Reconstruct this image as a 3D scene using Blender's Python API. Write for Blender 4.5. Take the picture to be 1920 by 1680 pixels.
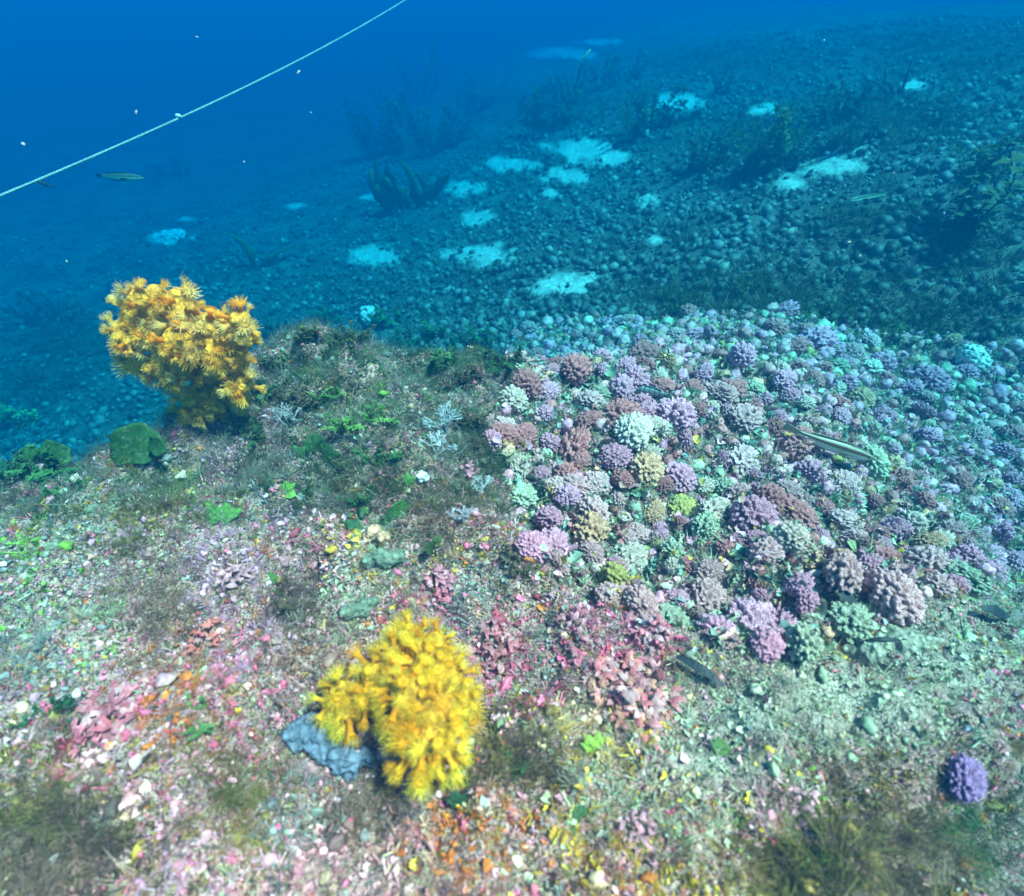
import bpy, math, random
import numpy as np
from mathutils import Vector, Matrix

# ------------------------------------------------------------------ camera, sky, sun, exposure
for o in list(bpy.data.objects):
    bpy.data.objects.remove(o)
S = bpy.context.scene
COL = S.collection
PITCH = math.radians(40.0)
FPX = 1000.0                                   # focal length in pixels of a 1920 wide picture
cam_data = bpy.data.cameras.new('camera')
cam = bpy.data.objects.new('camera', cam_data)
COL.objects.link(cam)
cam.location = (0, 0, 0)
cam.rotation_euler = (math.radians(90) - PITCH, 0, 0)
cam_data.sensor_width = 36.0
cam_data.lens = 36.0 * FPX / 1920.0
cam_data.clip_start = 0.01
cam_data.clip_end = 200.0
cam_data.dof.use_dof = True
cam_data.dof.focus_distance = 0.95
cam_data.dof.aperture_fstop = 4.5
S.camera = cam

SUN_EL, SUN_AZ = 64.0, 112.0                    # azimuth from +Y towards +X
w = bpy.data.worlds.new('World'); S.world = w; w.use_nodes = True
nt = w.node_tree; nt.nodes.clear()
sky = nt.nodes.new('ShaderNodeTexSky'); sky.sky_type = 'NISHITA'; sky.sun_disc = False
sky.sun_elevation = math.radians(SUN_EL); sky.sun_rotation = math.radians(SUN_AZ)
bg = nt.nodes.new('ShaderNodeBackground'); bg.inputs['Strength'].default_value = 0.045
wo = nt.nodes.new('ShaderNodeOutputWorld')
nt.links.new(sky.outputs[0], bg.inputs['Color']); nt.links.new(bg.outputs[0], wo.inputs['Surface'])
sd = bpy.data.lights.new('sun', 'SUN'); sun = bpy.data.objects.new('sun', sd); COL.objects.link(sun)
sd.energy = 5.0; sd.angle = math.radians(6); sd.color = (1.0, 0.43, 0.36)
e, a = math.radians(SUN_EL), math.radians(SUN_AZ)
sdir = Vector((math.sin(a) * math.cos(e), math.cos(a) * math.cos(e), math.sin(e)))
sun.rotation_euler = sdir.to_track_quat('Z', 'Y').to_euler()
sun.location = (2, 2, 6)
vs = S.view_settings
vs.view_transform = 'Standard'; vs.look = 'None'; vs.gamma = 1.0; vs.use_curve_mapping = False
vs.exposure = 2.55
S.cycles.max_bounces = 3
S.cycles.diffuse_bounces = 2
S.cycles.volume_bounces = 0
S.cycles.transparent_max_bounces = 8
S.cycles.use_denoising = True

# sea water per metre: scattering and absorption of red, green, blue
WATER_SCATTER = (0.0, 0.034, 0.082)
WATER_SOAK = (1.35, 0.25, 0.12)
WATER_DENSITY = 1.35
WATER_COLOR = tuple(k / WATER_DENSITY for k in WATER_SCATTER) + (1,)
WATER_ABSORB = tuple((1 - k / WATER_DENSITY / (1 - c / WATER_DENSITY)) ** 2 for k, c in zip(WATER_SOAK, WATER_SCATTER)) + (1,)

# ------------------------------------------------------------------ helpers
RNG = np.random.default_rng(11)
random.seed(5)
CP, SP = math.cos(PITCH), math.sin(PITCH)

def ray(u, v):
    a = (np.asarray(u, float) - 960) / FPX
    b = (840 - np.asarray(v, float)) / FPX
    return np.stack([a, CP + SP * b, -SP + CP * b], -1)

def proj(p):
    p = np.asarray(p, float)
    d = p[..., 1] * CP - p[..., 2] * SP
    h = p[..., 1] * SP + p[..., 2] * CP
    dd = np.where(d > 0.02, d, 0.02)
    u = 960 + FPX * p[..., 0] / dd
    v = 840 - FPX * h / dd
    return np.where(d > 0.02, u, 1e5), np.where(d > 0.02, v, 1e5), d

_T = np.random.default_rng(3).random((256, 256))
def vn(x, y, seed=0):
    x = np.asarray(x, float) + seed * 17.37; y = np.asarray(y, float) - seed * 9.71
    xi = np.floor(x).astype(int); yi = np.floor(y).astype(int)
    fx = x - xi; fy = y - yi
    fx = fx * fx * (3 - 2 * fx); fy = fy * fy * (3 - 2 * fy)
    g = lambda i, j: _T[i & 255, j & 255]
    return (g(xi, yi) * (1 - fx) + g(xi + 1, yi) * fx) * (1 - fy) + (g(xi, yi + 1) * (1 - fx) + g(xi + 1, yi + 1) * fx) * fy - 0.5

def fbm(x, y, s, octaves=4, seed=0):
    r = 0; amp = 1.0
    for k in range(octaves):
        r = r + amp * vn(x / s, y / s, seed + k); s = s * 0.5; amp *= 0.5
    return r

def sst(a, b, x):
    t = np.clip((x - a) / (b - a), 0, 1)
    return t * t * (3 - 2 * t)

EX = [-30, -3.0, -1.6, -1.1, -0.74, -0.56, -0.45, -0.36, -0.20, 0.02, 0.35, 0.8, 1.6, 30]
EY = [-6, -0.6, 0.1, 0.42, 0.56, 0.63, 0.74, 0.84, 0.90, 0.95, 1.0, 1.0, .95, .95]
def mound_mask(x, y):
    ed = np.interp(x, EX, EY) + 0.05 * fbm(x, y, 0.2, 2, 40)
    wid = np.interp(x, [-0.6, -.1, .12, 0.4, .9], [0.14, 0.32, .6, 1.1, 1.5])
    return 1 - sst(-0.25, 0.75, (y - ed) / wid)

def height(x, y):
    x = np.asarray(x, float); y = np.asarray(y, float)
    far = -0.86 + 0.83 * np.tanh(0.40 * x) * sst(-1.0, 3.0, y + .6 * np.abs(x)) + 0.012 * np.clip(y - 2, 0, 9) * (1 - sst(0, 2, x))
    far = far + 0.10 * fbm(x, y, 1.3, 3, 7) + 0.045 * fbm(x, y, 0.35, 3, 21)
    mo = -0.505 - 0.20 * sst(0.35, 1.15, x) - 0.05 * sst(-0.4, -1.0, x)
    mo = mo + 0.075 * np.exp(-((x + 0.36) / 0.30) ** 2 - ((y - 0.74) / 0.2) ** 2)
    bed = sst(-0.06, 0.06, x - np.interp(y, [0.0, 0.28, 0.34, 0.44, 0.55, 0.9], [0.7, 0.34, 0.10, 0.03, -0.03, 0.0]))
    mo = mo - 0.05 * bed * sst(0.2, 0.36, y)
    mo = mo - 0.10 * np.exp(-((x - 0.47) / 0.09) ** 2 - ((y - 0.13) / 0.05) ** 2)
    mo = mo + 0.06 * fbm(x, y, 0.17, 3, 2) + 0.036 * fbm(x, y, 0.055, 3, 31)
    m = mound_mask(x, y)
    return far * (1 - m) + mo * m

def ground(u, v):
    """the point of the seabed that the pixel looks at"""
    d = ray(u, v)
    ts = _TS
    p = d[None] * ts[:, None]
    hit = np.nonzero(p[:, 2] < height(p[:, 0], p[:, 1]))[0]
    i = int(hit[0]) if len(hit) else len(ts) - 1
    t = np.linspace(ts[max(i - 1, 0)], ts[i], 24)
    p = d[None] * t[:, None]
    hit = np.nonzero(p[:, 2] < height(p[:, 0], p[:, 1]))[0]
    return p[int(hit[0]) if len(hit) else -1]
_TS = 0.05 * 1.012 ** np.arange(475)

def normal(x, y, e=0.02):
    hx = (height(x + e, y) - height(x - e, y)) / (2 * e)
    hy = (height(x, y + e) - height(x, y - e)) / (2 * e)
    n = np.stack([-hx, -hy, np.ones_like(hx)], -1)
    return n / np.linalg.norm(n, axis=-1, keepdims=True)

def mesh_from(name, verts, faces, cols=None, smooth=True, mat=None):
    me = bpy.data.meshes.new(name)
    verts = np.asarray(verts, np.float32)
    if isinstance(faces, np.ndarray):
        n, k = faces.shape
        me.vertices.add(len(verts)); me.vertices.foreach_set('co', verts.ravel())
        me.loops.add(n * k); me.loops.foreach_set('vertex_index', faces.astype(np.int32).ravel())
        me.polygons.add(n)
        me.polygons.foreach_set('loop_start', np.arange(0, n * k, k, dtype=np.int32))
        me.polygons.foreach_set('loop_total', np.full(n, k, np.int32))
        me.update(calc_edges=True)
    else:
        me.from_pydata([tuple(map(float, v)) for v in verts], [], [tuple(f) for f in faces])
    if cols is not None:
        at = me.color_attributes.new('Col', 'FLOAT_COLOR', 'POINT')
        c4 = np.ones((len(verts), 4), np.float32); c4[:, :3] = cols
        at.data.foreach_set('color', c4.ravel())
    if len(me.polygons):
        me.polygons.foreach_set('use_smooth', np.full(len(me.polygons), bool(smooth)))
    if mat is not None: me.materials.append(mat)
    me.update()
    return me

def link(name, me, parent=None, loc=None, rot=None, scale=None, color=None):
    o = bpy.data.objects.new(name, me); COL.objects.link(o)
    if parent is not None: o.parent = parent
    if loc is not None: o.location = loc
    if rot is not None:
        if isinstance(rot, Matrix): o.rotation_euler = rot.to_euler()
        else: o.rotation_euler = rot
    if scale is not None: o.scale = (scale,) * 3 if isinstance(scale, (int, float)) else scale
    if color is not None: o.color = (*color, 1)
    return o

def tag(o, label=None, cat=None, group=None, kind=None):
    if label: o['label'] = label
    if cat: o['category'] = cat
    if group: o['group'] = group
    if kind: o['kind'] = kind
    return o

def empty(name, loc, label, cat, group=None, rz=0):
    o = bpy.data.objects.new(name, None); COL.objects.link(o)
    o.location = loc; o.rotation_euler = (0, 0, rz); o.empty_display_size = 0.02
    return tag(o, label, cat, group)

def frame_to(n, yaw=0.0):
    """rotation matrix taking +Z to n, spun by yaw"""
    n = Vector(n).normalized()
    return n.to_track_quat('Z', 'Y').to_matrix() @ Matrix.Rotation(yaw, 3, 'Z')

def material(name, vcol=True, ocol=False, base=(1, 1, 1), rough=0.7, spec=0.3, transl=0.0, nscale=90.0, nvar=0.35, bump=0.4, bscale=400.0, bdist=0.002):
    m = bpy.data.materials.new(name); m.use_nodes = True
    N = m.node_tree.nodes; L = m.node_tree.links
    b = N['Principled BSDF']; out = N['Material Output']
    b.inputs['Roughness'].default_value = rough
    b.inputs['Specular IOR Level'].default_value = spec
    c = None
    if vcol:
        at = N.new('ShaderNodeAttribute'); at.attribute_name = 'Col'; c = at.outputs['Color']
    if ocol:
        oi = N.new('ShaderNodeObjectInfo')
        if c is None: c = oi.outputs['Color']
        else:
            mx = N.new('ShaderNodeMix'); mx.data_type = 'RGBA'; mx.blend_type = 'MULTIPLY'; mx.inputs[0].default_value = 1
            L.new(c, mx.inputs[6]); L.new(oi.outputs['Color'], mx.inputs[7]); c = mx.outputs[2]
    tc = N.new('ShaderNodeTexCoord')
    no = N.new('ShaderNodeTexNoise'); no.inputs['Scale'].default_value = nscale; no.inputs['Detail'].default_value = 4
    L.new(tc.outputs['Object'], no.inputs['Vector'])
    mr = N.new('ShaderNodeMapRange'); mr.inputs[1].default_value = 0.25; mr.inputs[2].default_value = 0.75
    mr.inputs[3].default_value = 1 - nvar; mr.inputs[4].default_value = 1 + nvar
    L.new(no.outputs['Fac'], mr.inputs[0])
    m2 = N.new('ShaderNodeMix'); m2.data_type = 'RGBA'; m2.blend_type = 'MULTIPLY'; m2.inputs[0].default_value = 1
    if c is None: m2.inputs[6].default_value = (*base, 1)
    else: L.new(c, m2.inputs[6])
    L.new(mr.outputs[0], m2.inputs[7]); c = m2.outputs[2]
    L.new(c, b.inputs['Base Color'])
    if bump > 0:
        n2 = N.new('ShaderNodeTexNoise'); n2.inputs['Scale'].default_value = bscale; n2.inputs['Detail'].default_value = 3
        L.new(tc.outputs['Object'], n2.inputs['Vector'])
        bp = N.new('ShaderNodeBump'); bp.inputs['Strength'].default_value = bump; bp.inputs['Distance'].default_value = bdist
        L.new(n2.outputs['Fac'], bp.inputs['Height']); L.new(bp.outputs[0], b.inputs['Normal'])
    if transl > 0:
        t = N.new('ShaderNodeBsdfTranslucent'); L.new(c, t.inputs['Color'])
        ms = N.new('ShaderNodeMixShader'); ms.inputs[0].default_value = transl
        L.new(b.outputs[0], ms.inputs[1]); L.new(t.outputs[0], ms.inputs[2]); L.new(ms.outputs[0], out.inputs['Surface'])
    return m

M_BED = material('seabed_sediment', rough=0.85, spec=0.15, nscale=60, nvar=0.45, bump=0.9, bscale=220, bdist=0.006)
def add_crust(m):
    N = m.node_tree.nodes; L = m.node_tree.links; b = N['Principled BSDF']
    tc = [n for n in N if n.bl_idname == 'ShaderNodeTexCoord'][0]
    wn = N.new('ShaderNodeTexNoise'); wn.inputs['Scale'].default_value = 120; wn.inputs['Detail'].default_value = 3; L.new(tc.outputs['Object'], wn.inputs['Vector'])
    vm = N.new('ShaderNodeVectorMath'); vm.operation = 'MULTIPLY_ADD'; L.new(wn.outputs['Color'], vm.inputs[0]); vm.inputs[1].default_value = (.009,) * 3; L.new(tc.outputs['Object'], vm.inputs[2])
    at = N.new('ShaderNodeAttribute'); at.attribute_name = 'crust'
    src = b.inputs['Base Color'].links[0].from_socket
    bn = [n for n in N if n.bl_idname == 'ShaderNodeBump'][0].outputs[0]
    for sc, amt, stops in ((210, .85, [(0, (.30, .16, .12)), (.12, (.70, .24, .28)), (.26, (.85, .48, .46)), (.38, (.22, .18, .07)), (.5, (.80, .62, .40)), (.6, (.10, .10, .04)), (.7, (.45, .20, .10)), (.8, (.62, .42, .46)), (.9, (.55, .42, .10)), (.95, (.08, .05, .04))]),
                           (430, .45, [(0, (.85, .60, .50)), (.3, (.12, .09, .07)), (.55, (.75, .30, .32)), (.75, (.24, .24, .10)), (.9, (.9, .75, .6))])):
        vo = N.new('ShaderNodeTexVoronoi'); vo.inputs['Scale'].default_value = sc; L.new(vm.outputs[0], vo.inputs['Vector'])
        se = N.new('ShaderNodeSeparateColor'); L.new(vo.outputs['Color'], se.inputs[0])
        cr = N.new('ShaderNodeValToRGB'); cr.color_ramp.interpolation = 'CONSTANT'; el = cr.color_ramp.elements
        el[0].position = stops[0][0]; el[0].color = (*stops[0][1], 1); el[1].position = stops[1][0]; el[1].color = (*stops[1][1], 1)
        for p_, c_ in stops[2:]: e_ = el.new(p_); e_.color = (*c_, 1)
        L.new(se.outputs[0], cr.inputs[0])
        mu = N.new('ShaderNodeMath'); mu.operation = 'MULTIPLY'; L.new(at.outputs['Fac'], mu.inputs[0]); mu.inputs[1].default_value = amt
        mx = N.new('ShaderNodeMix'); mx.data_type = 'RGBA'; L.new(mu.outputs[0], mx.inputs[0]); L.new(src, mx.inputs[6]); L.new(cr.outputs[0], mx.inputs[7]); src = mx.outputs[2]
        bp = N.new('ShaderNodeBump'); bp.invert = True; bp.inputs['Strength'].default_value = .9; bp.inputs['Distance'].default_value = .004; L.new(vo.outputs['Distance'], bp.inputs['Height']); L.new(bn, bp.inputs['Normal']); bn = bp.outputs[0]
    L.new(src, b.inputs['Base Color']); L.new(bn, b.inputs['Normal'])
add_crust(M_BED)
M_BIT = material('encrusting_bits', rough=0.55, spec=0.45, nscale=260, nvar=0.30, bump=0.5, bscale=900, bdist=0.001)
M_TURF = material('turf_filaments', rough=0.6, spec=0.3, transl=0.3, nscale=120, nvar=0.25, bump=0)
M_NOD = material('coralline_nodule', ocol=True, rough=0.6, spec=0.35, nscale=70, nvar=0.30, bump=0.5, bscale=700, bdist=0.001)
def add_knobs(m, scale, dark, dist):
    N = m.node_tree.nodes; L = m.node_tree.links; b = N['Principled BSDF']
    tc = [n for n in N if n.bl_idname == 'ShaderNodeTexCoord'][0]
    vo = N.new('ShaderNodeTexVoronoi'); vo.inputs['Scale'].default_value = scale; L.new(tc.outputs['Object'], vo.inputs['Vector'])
    mr = N.new('ShaderNodeMapRange'); mr.inputs[1].default_value = .15; mr.inputs[2].default_value = .75; mr.inputs[3].default_value = 1.15; mr.inputs[4].default_value = dark  # painted crevice shade: the colour darkens in the gaps between knobs
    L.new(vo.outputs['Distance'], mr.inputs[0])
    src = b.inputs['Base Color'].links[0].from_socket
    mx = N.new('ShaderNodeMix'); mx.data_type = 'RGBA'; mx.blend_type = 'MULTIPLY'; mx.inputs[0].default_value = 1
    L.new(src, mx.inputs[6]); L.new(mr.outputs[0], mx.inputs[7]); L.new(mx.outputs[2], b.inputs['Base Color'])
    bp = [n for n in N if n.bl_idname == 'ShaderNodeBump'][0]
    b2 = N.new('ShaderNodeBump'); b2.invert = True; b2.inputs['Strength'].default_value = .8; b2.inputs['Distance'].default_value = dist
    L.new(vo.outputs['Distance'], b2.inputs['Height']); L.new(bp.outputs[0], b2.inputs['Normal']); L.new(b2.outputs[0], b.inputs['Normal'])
def add_silt(m, scale, col, amount):
    N = m.node_tree.nodes; L = m.node_tree.links; b = N['Principled BSDF']
    tc = [n for n in N if n.bl_idname == 'ShaderNodeTexCoord'][0]
    no = N.new('ShaderNodeTexNoise'); no.inputs['Scale'].default_value = scale; no.inputs['Detail'].default_value = 6; no.inputs['Roughness'].default_value = .75; L.new(tc.outputs['Object'], no.inputs['Vector'])
    mr = N.new('ShaderNodeMapRange'); mr.inputs[1].default_value = .52; mr.inputs[2].default_value = .72; mr.inputs[3].default_value = 0; mr.inputs[4].default_value = amount
    L.new(no.outputs['Fac'], mr.inputs[0]); src = b.inputs['Base Color'].links[0].from_socket
    mx = N.new('ShaderNodeMix'); mx.data_type = 'RGBA'; L.new(mr.outputs[0], mx.inputs[0]); L.new(src, mx.inputs[6]); mx.inputs[7].default_value = (*col, 1)
    L.new(mx.outputs[2], b.inputs['Base Color'])
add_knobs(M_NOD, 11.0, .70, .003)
M_LEAF = material('algal_blade', ocol=True, rough=0.6, spec=0.25, transl=0.3, nscale=5, nvar=0.5, bump=0.3, bscale=300, bdist=0.001)
add_silt(M_LEAF, 9.0, (.34, .36, .24), .7)
M_POLYP = material('polyp_flesh', ocol=True, rough=0.5, spec=0.25, transl=0.5, nscale=300, nvar=0.25, bump=0)
M_SPONGE = material('sponge_flesh', vcol=False, ocol=True, rough=0.7, spec=0.25, nscale=150, nvar=0.4, bump=0.8, bscale=260, bdist=0.004)
add_knobs(M_SPONGE, 130.0, .6, .004)
M_FISH = material('fish_skin', rough=0.35, spec=0.5, nscale=300, nvar=0.15, bump=0.2, bscale=900, bdist=0.0005)
M_FIN = material('fin_membrane', vcol=False, ocol=True, rough=0.4, spec=0.4, transl=0.5, nscale=300, nvar=0.2, bump=0)
M_ROPE = material('rope_fibre', vcol=False, ocol=True, rough=0.7, spec=0.3, nscale=200, nvar=0.3, bump=0.5, bscale=800)
M_PLAIN = material('plain_matter', vcol=False, ocol=True, rough=0.6, spec=0.3, nscale=200, nvar=0.3, bump=0.4, bscale=500, bdist=0.001)

# ------------------------------------------------------------------ regions read off the photograph, in pixels, used to lay out the seabed
def in_poly(u, v, poly):
    u = np.asarray(u, float) + 55 * vn(np.clip(u, -5e3, 5e3) / 45, np.clip(v, -5e3, 5e3) / 30, 12) + 30 * vn(np.clip(u, -5e3, 5e3) / 14, np.clip(v, -5e3, 5e3) / 10, 13)
    ins = np.zeros(np.shape(u), bool)
    n = len(poly)
    for i in range(n):
        x1, y1 = poly[i]; x2, y2 = poly[(i + 1) % n]
        if y1 == y2: continue
        c = ((y1 > v) != (y2 > v)) & (u < (x2 - x1) * (v - y1) / (y2 - y1) + x1)
        ins ^= c
    return ins

BED_POLY = [(965, 630), (935, 720), (920, 780), (915, 840), (960, 930), (985, 1010), (1040, 1100), (1140, 1120), (1260, 1190), (1480, 1235), (1640, 1185),
            (1740, 1120), (1850, 1080), (2100, 1020), (2100, 620), (1860, 650), (1620, 620), (1480, 580), (1330, 590), (1200, 600), (1080, 590)]
SAND = [(1085, 275, 62, 16), (1120, 298, 55, 15), (955, 310, 52, 12), (1060, 330, 42, 14), (895, 474, 58, 24), (697, 477, 48, 20), (318, 447, 38, 12), (345, 411, 18, 6),
        (1560, 312, 78, 20), (1620, 290, 20, 14), (895, 408, 44, 16), (880, 352, 36, 14), (1070, 535, 60, 22), (1010, 548, 30, 10), (1236, 450, 20, 9), (1215, 376, 20, 13), (1030, 362, 14, 10),
        (1060, 100, 60, 12), (1270, 192, 44, 14), (1430, 205, 40, 10), (1710, 160, 26, 8), (705, 370, 24, 8), (1480, 345, 30, 20), (560, 385, 20, 5), (1120, 80, 40, 6)]
def sand_amount(u, v):
    s = np.zeros(np.shape(u))
    wob = 0.45 * (vn(np.clip(u, -4000, 6000) / 26.0, np.clip(v, -4000, 6000) / 11.0, 5) + 0.6 * vn(np.clip(u, -4000, 6000) / 9.0, np.clip(v, -4000, 6000) / 5.0, 6)) * 2
    for (cu, cv, ru, rv) in SAND:
        q = ((u - cu) / ru) ** 2 + ((v - cv) / rv) ** 2
        s = np.maximum(s, 1 - sst(0.35, 1.5, q + 1.7 * wob))
    return s
DARK = [(1780, 90, 260, 60), (1350, 110, 260, 35), (1560, 560, 330, 60), (1750, 600, 240, 60), (1430, 250, 160, 60), (1650, 220, 170, 60), (1000, 190, 260, 35), (1800, 480, 150, 80), (760, 250, 110, 40), (1270, 560, 90, 22), (1620, 420, 120, 40), (120, 640, 130, 40), (60, 720, 90, 40)]
def dark_amount(u, v):
    s = np.zeros(np.shape(u))
    for (cu, cv, ru, rv) in DARK:
        s = np.maximum(s, np.exp(-((u - cu) / ru) ** 2 - ((v - cv) / rv) ** 2))
    return s
def pale_slope(u, v):
    s = np.zeros(np.shape(u))
    for (cu, cv, ru, rv) in [(1620, 1300, 260, 110), (1800, 1250, 220, 120), (1400, 1340, 150, 70), (1330, 1430, 130, 50)]:
        s = np.maximum(s, np.exp(-((u - cu) / ru) ** 2 - ((v - cv) / rv) ** 2))
    return s

# ------------------------------------------------------------------ seabed sheet
def build_seabed():
    rad = np.concatenate([np.linspace(0.02, 0.2, 12, endpoint=False), np.linspace(0.2, 1.5, 270, endpoint=False), 1.5 * (28 / 1.5) ** np.linspace(0, 1, 150)])
    ang = np.concatenate([np.radians(np.linspace(-70, 70, 390, endpoint=False)), np.radians(np.linspace(70, 290, 56, endpoint=False))])
    A, R = np.meshgrid(ang, rad)
    x = R * np.sin(A); y = R * np.cos(A); z = height(x, y)
    nr, na = x.shape
    V = np.stack([x, y, z], -1).reshape(-1, 3)
    i = np.arange(nr - 1)[:, None] * na + np.arange(na)[None, :]
    j = np.arange(nr - 1)[:, None] * na + (np.arange(na) + 1)[None, :] % na
    F = np.stack([i, i + na, j + na, j], -1).reshape(-1, 4)[:, ::-1]
    u, v, d = proj(V)
    m = mound_mask(V[:, 0], V[:, 1])[:, None]
    n1 = fbm(V[:, 0], V[:, 1], 0.12, 3, 60)[:, None]; n2 = fbm(V[:, 0], V[:, 1], 0.03, 2, 64)[:, None]
    near = np.array([.22, .14, .11]) * (1 + 0.9 * n1) + np.array([.12, .03, .03]) * np.clip(n2 * 2, 0, 1)
    farc = np.array([.16, .16, .14]) * (1 + 0.8 * n1)
    c = near * m + farc * (1 - m)
    ps = pale_slope(u, v)[:, None] * m
    c = c * (1 - 0.85 * ps) + np.array([.52, .50, .38]) * 0.85 * ps * (1 + 0.5 * n2)
    dk = (dark_amount(u, v)[:, None] * (1 - m)) * 0.75
    c = c * (1 - dk) + np.array([.08, .09, .05]) * dk
    sa = sand_amount(u, v)[:, None] * (1 - m)
    c = c * (1 - sa) + np.array([.80, .78, .70]) * sa * (1 + .4 * n2)
    me = mesh_from('seabed', V, F, np.clip(c, 0.01, 1), True, M_BED)
    cru = (m * (1 - .9 * ps))[:, 0] * (.55 + .45 * np.clip(.5 + 2 * fbm(V[:, 0], V[:, 1], .09, 2, 71), 0, 1))
    me.attributes.new('crust', 'FLOAT', 'POINT').data.foreach_set('value', cru.astype(np.float32))
    o = link('seabed', me)
    tag(o, kind='structure')
build_seabed()

# ------------------------------------------------------------------ small shapes and merged stuff
def ico(sub):
    import bmesh
    bm = bmesh.new(); bmesh.ops.create_icosphere(bm, subdivisions=sub, radius=1.0)
    V = np.array([v.co[:] for v in bm.verts]); F = np.array([[v.index for v in f.verts] for f in bm.faces]); bm.free()
    return V, F
ICO = {k: ico(k) for k in (1, 2, 3, 5)}

def t_lump(sub, rng, amp=0.3):
    V, F = ICO[sub]; V = V.copy()
    d = rng.normal(size=(7, 3)); d /= np.linalg.norm(d, axis=1, keepdims=True)
    r = 1 + amp * np.sum([np.clip(V @ k, -0.2, 1) ** 3 * rng.uniform(-0.5, 1) for k in d], 0) + rng.normal(0, amp * 0.18, len(V))
    V = V * r[:, None] * np.array([rng.uniform(.7, 1.25), rng.uniform(.6, 1.0), rng.uniform(0.4, 0.75)])
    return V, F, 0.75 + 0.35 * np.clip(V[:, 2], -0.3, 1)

def t_flake(rng, n=8, cup=0.5):
    """a small lobed, cupped plate with thickness at the rim"""
    th = np.linspace(0, 2 * np.pi, n, endpoint=False) + rng.uniform(-0.15, 0.15, n)
    lob = 1 + 0.28 * np.sin(3 * th + rng.uniform(0, 6)) + rng.uniform(-0.22, 0.22, n)
    r1 = 0.55 * lob; r2 = lob
    z1 = cup * 0.25 + rng.uniform(-.06, .06, n); z2 = cup * (0.8 + 0.5 * np.sin(2 * th + rng.uniform(0, 6))) + rng.uniform(-.15, .15, n)
    V = [[0, 0, 0]] + [[r1[i] * math.cos(th[i]), r1[i] * math.sin(th[i]), z1[i]] for i in range(n)] + [[r2[i] * math.cos(th[i]), r2[i] * math.sin(th[i]), z2[i]] for i in range(n)]
    F = []
    for i in range(n):
        j = (i + 1) % n
        F += [[0, 1 + i, 1 + j], [1 + i, 1 + n + i, 1 + n + j], [1 + i, 1 + n + j, 1 + j]]
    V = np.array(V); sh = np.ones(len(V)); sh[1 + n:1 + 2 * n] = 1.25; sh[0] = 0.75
    return V, np.array(F), sh

def t_tuft(rng, nb=9, wid=0.05, spread=0.7, seg=2):
    V = []; F = []; sh = []
    for k in range(nb):
        az = rng.uniform(0, 6.28); lean = rng.uniform(0.1, spread); h = rng.uniform(0.55, 1.0)
        bx, by = rng.normal(0, 0.18, 2); px, py = -math.sin(az + 1.2), math.cos(az + 1.2)
        s0 = len(V); bend = rng.uniform(-0.5, 0.9)
        for q in range(seg + 1):
            t = q / seg; off = lean * t * h + bend * 0.4 * t * t * h; zz = h * t * (1 - 0.25 * t * max(lean, 0))
            x = bx + math.cos(az) * off + rng.normal(0, .03); y = by + math.sin(az) * off + rng.normal(0, .03)
            ww = wid * (1 - 0.75 * t)
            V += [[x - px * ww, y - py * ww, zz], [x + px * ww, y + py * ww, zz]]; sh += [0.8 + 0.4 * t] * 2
        for q in range(seg):
            i = s0 + 2 * q
            F += [[i, i + 1, i + 3], [i, i + 3, i + 2]]
    return np.array(V), np.array(F), np.array(sh)

def tube(p, r, k=3):
    """closed tube along points p with radii r -> verts, tri faces"""
    p = np.asarray(p, float); V = []; F = []
    for i in range(len(p)):
        d = p[min(i + 1, len(p) - 1)] - p[max(i - 1, 0)]; d = d / (np.linalg.norm(d) + 1e-9)
        a = np.cross(d, [0.31, 0.52, 0.8]); a /= np.linalg.norm(a) + 1e-9; b = np.cross(d, a)
        for j in range(k):
            t = 2 * math.pi * j / k
            V.append(p[i] + r[i] * (math.cos(t) * a + math.sin(t) * b))
    for i in range(len(p) - 1):
        for j in range(k):
            q = i * k + j; s = i * k + (j + 1) % k
            F += [[q, s, s + k], [q, s + k, q + k]]
    n = len(V); V.append(p[-1] + (p[-1] - p[-2]) * 0.3)
    for j in range(k): F.append([n - k + j, n - k + (j + 1) % k, n])
    return V, F

def join(parts):
    V = []; F = []; o = 0
    for v, f in parts:
        V += list(v); F += [[i + o for i in t] for t in f]; o += len(v)
    return np.array(V, float), np.array(F)

def t_twig(rng, n=5):
    parts = []
    for k in range(n):
        az = rng.uniform(0, 6.28); l = rng.uniform(0.4, 1.1)
        b = np.array([rng.normal(0, .15), rng.normal(0, .15), 0]); d = np.array([math.cos(az) * .6, math.sin(az) * .6, rng.uniform(.4, 1)])
        mid = b + d * l * .5 + rng.normal(0, .08, 3); tip = mid + (d + rng.normal(0, .35, 3)) * l * .5
        parts.append(tube([b, tip], [.085, .06]))
    V, F = join(parts)
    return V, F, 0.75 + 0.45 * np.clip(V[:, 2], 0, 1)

def t_nugget(sub, rng, amp=.34):
    """a crumpled popcorn-like grain"""
    V, F = ICO[sub]; V = V.copy()
    r = 1 + rng.uniform(-amp, amp, len(V)); D = rng.normal(size=(4, 3)); D /= np.linalg.norm(D, axis=1, keepdims=True)
    for k in D: r = r + np.clip(V @ k, 0, 1) ** 2 * rng.uniform(-.35, .35)
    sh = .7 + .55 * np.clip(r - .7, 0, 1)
    return V * r[:, None] * np.array([rng.uniform(.8, 1.2), rng.uniform(.7, 1.1), rng.uniform(.5, .85)]), F, sh

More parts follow.
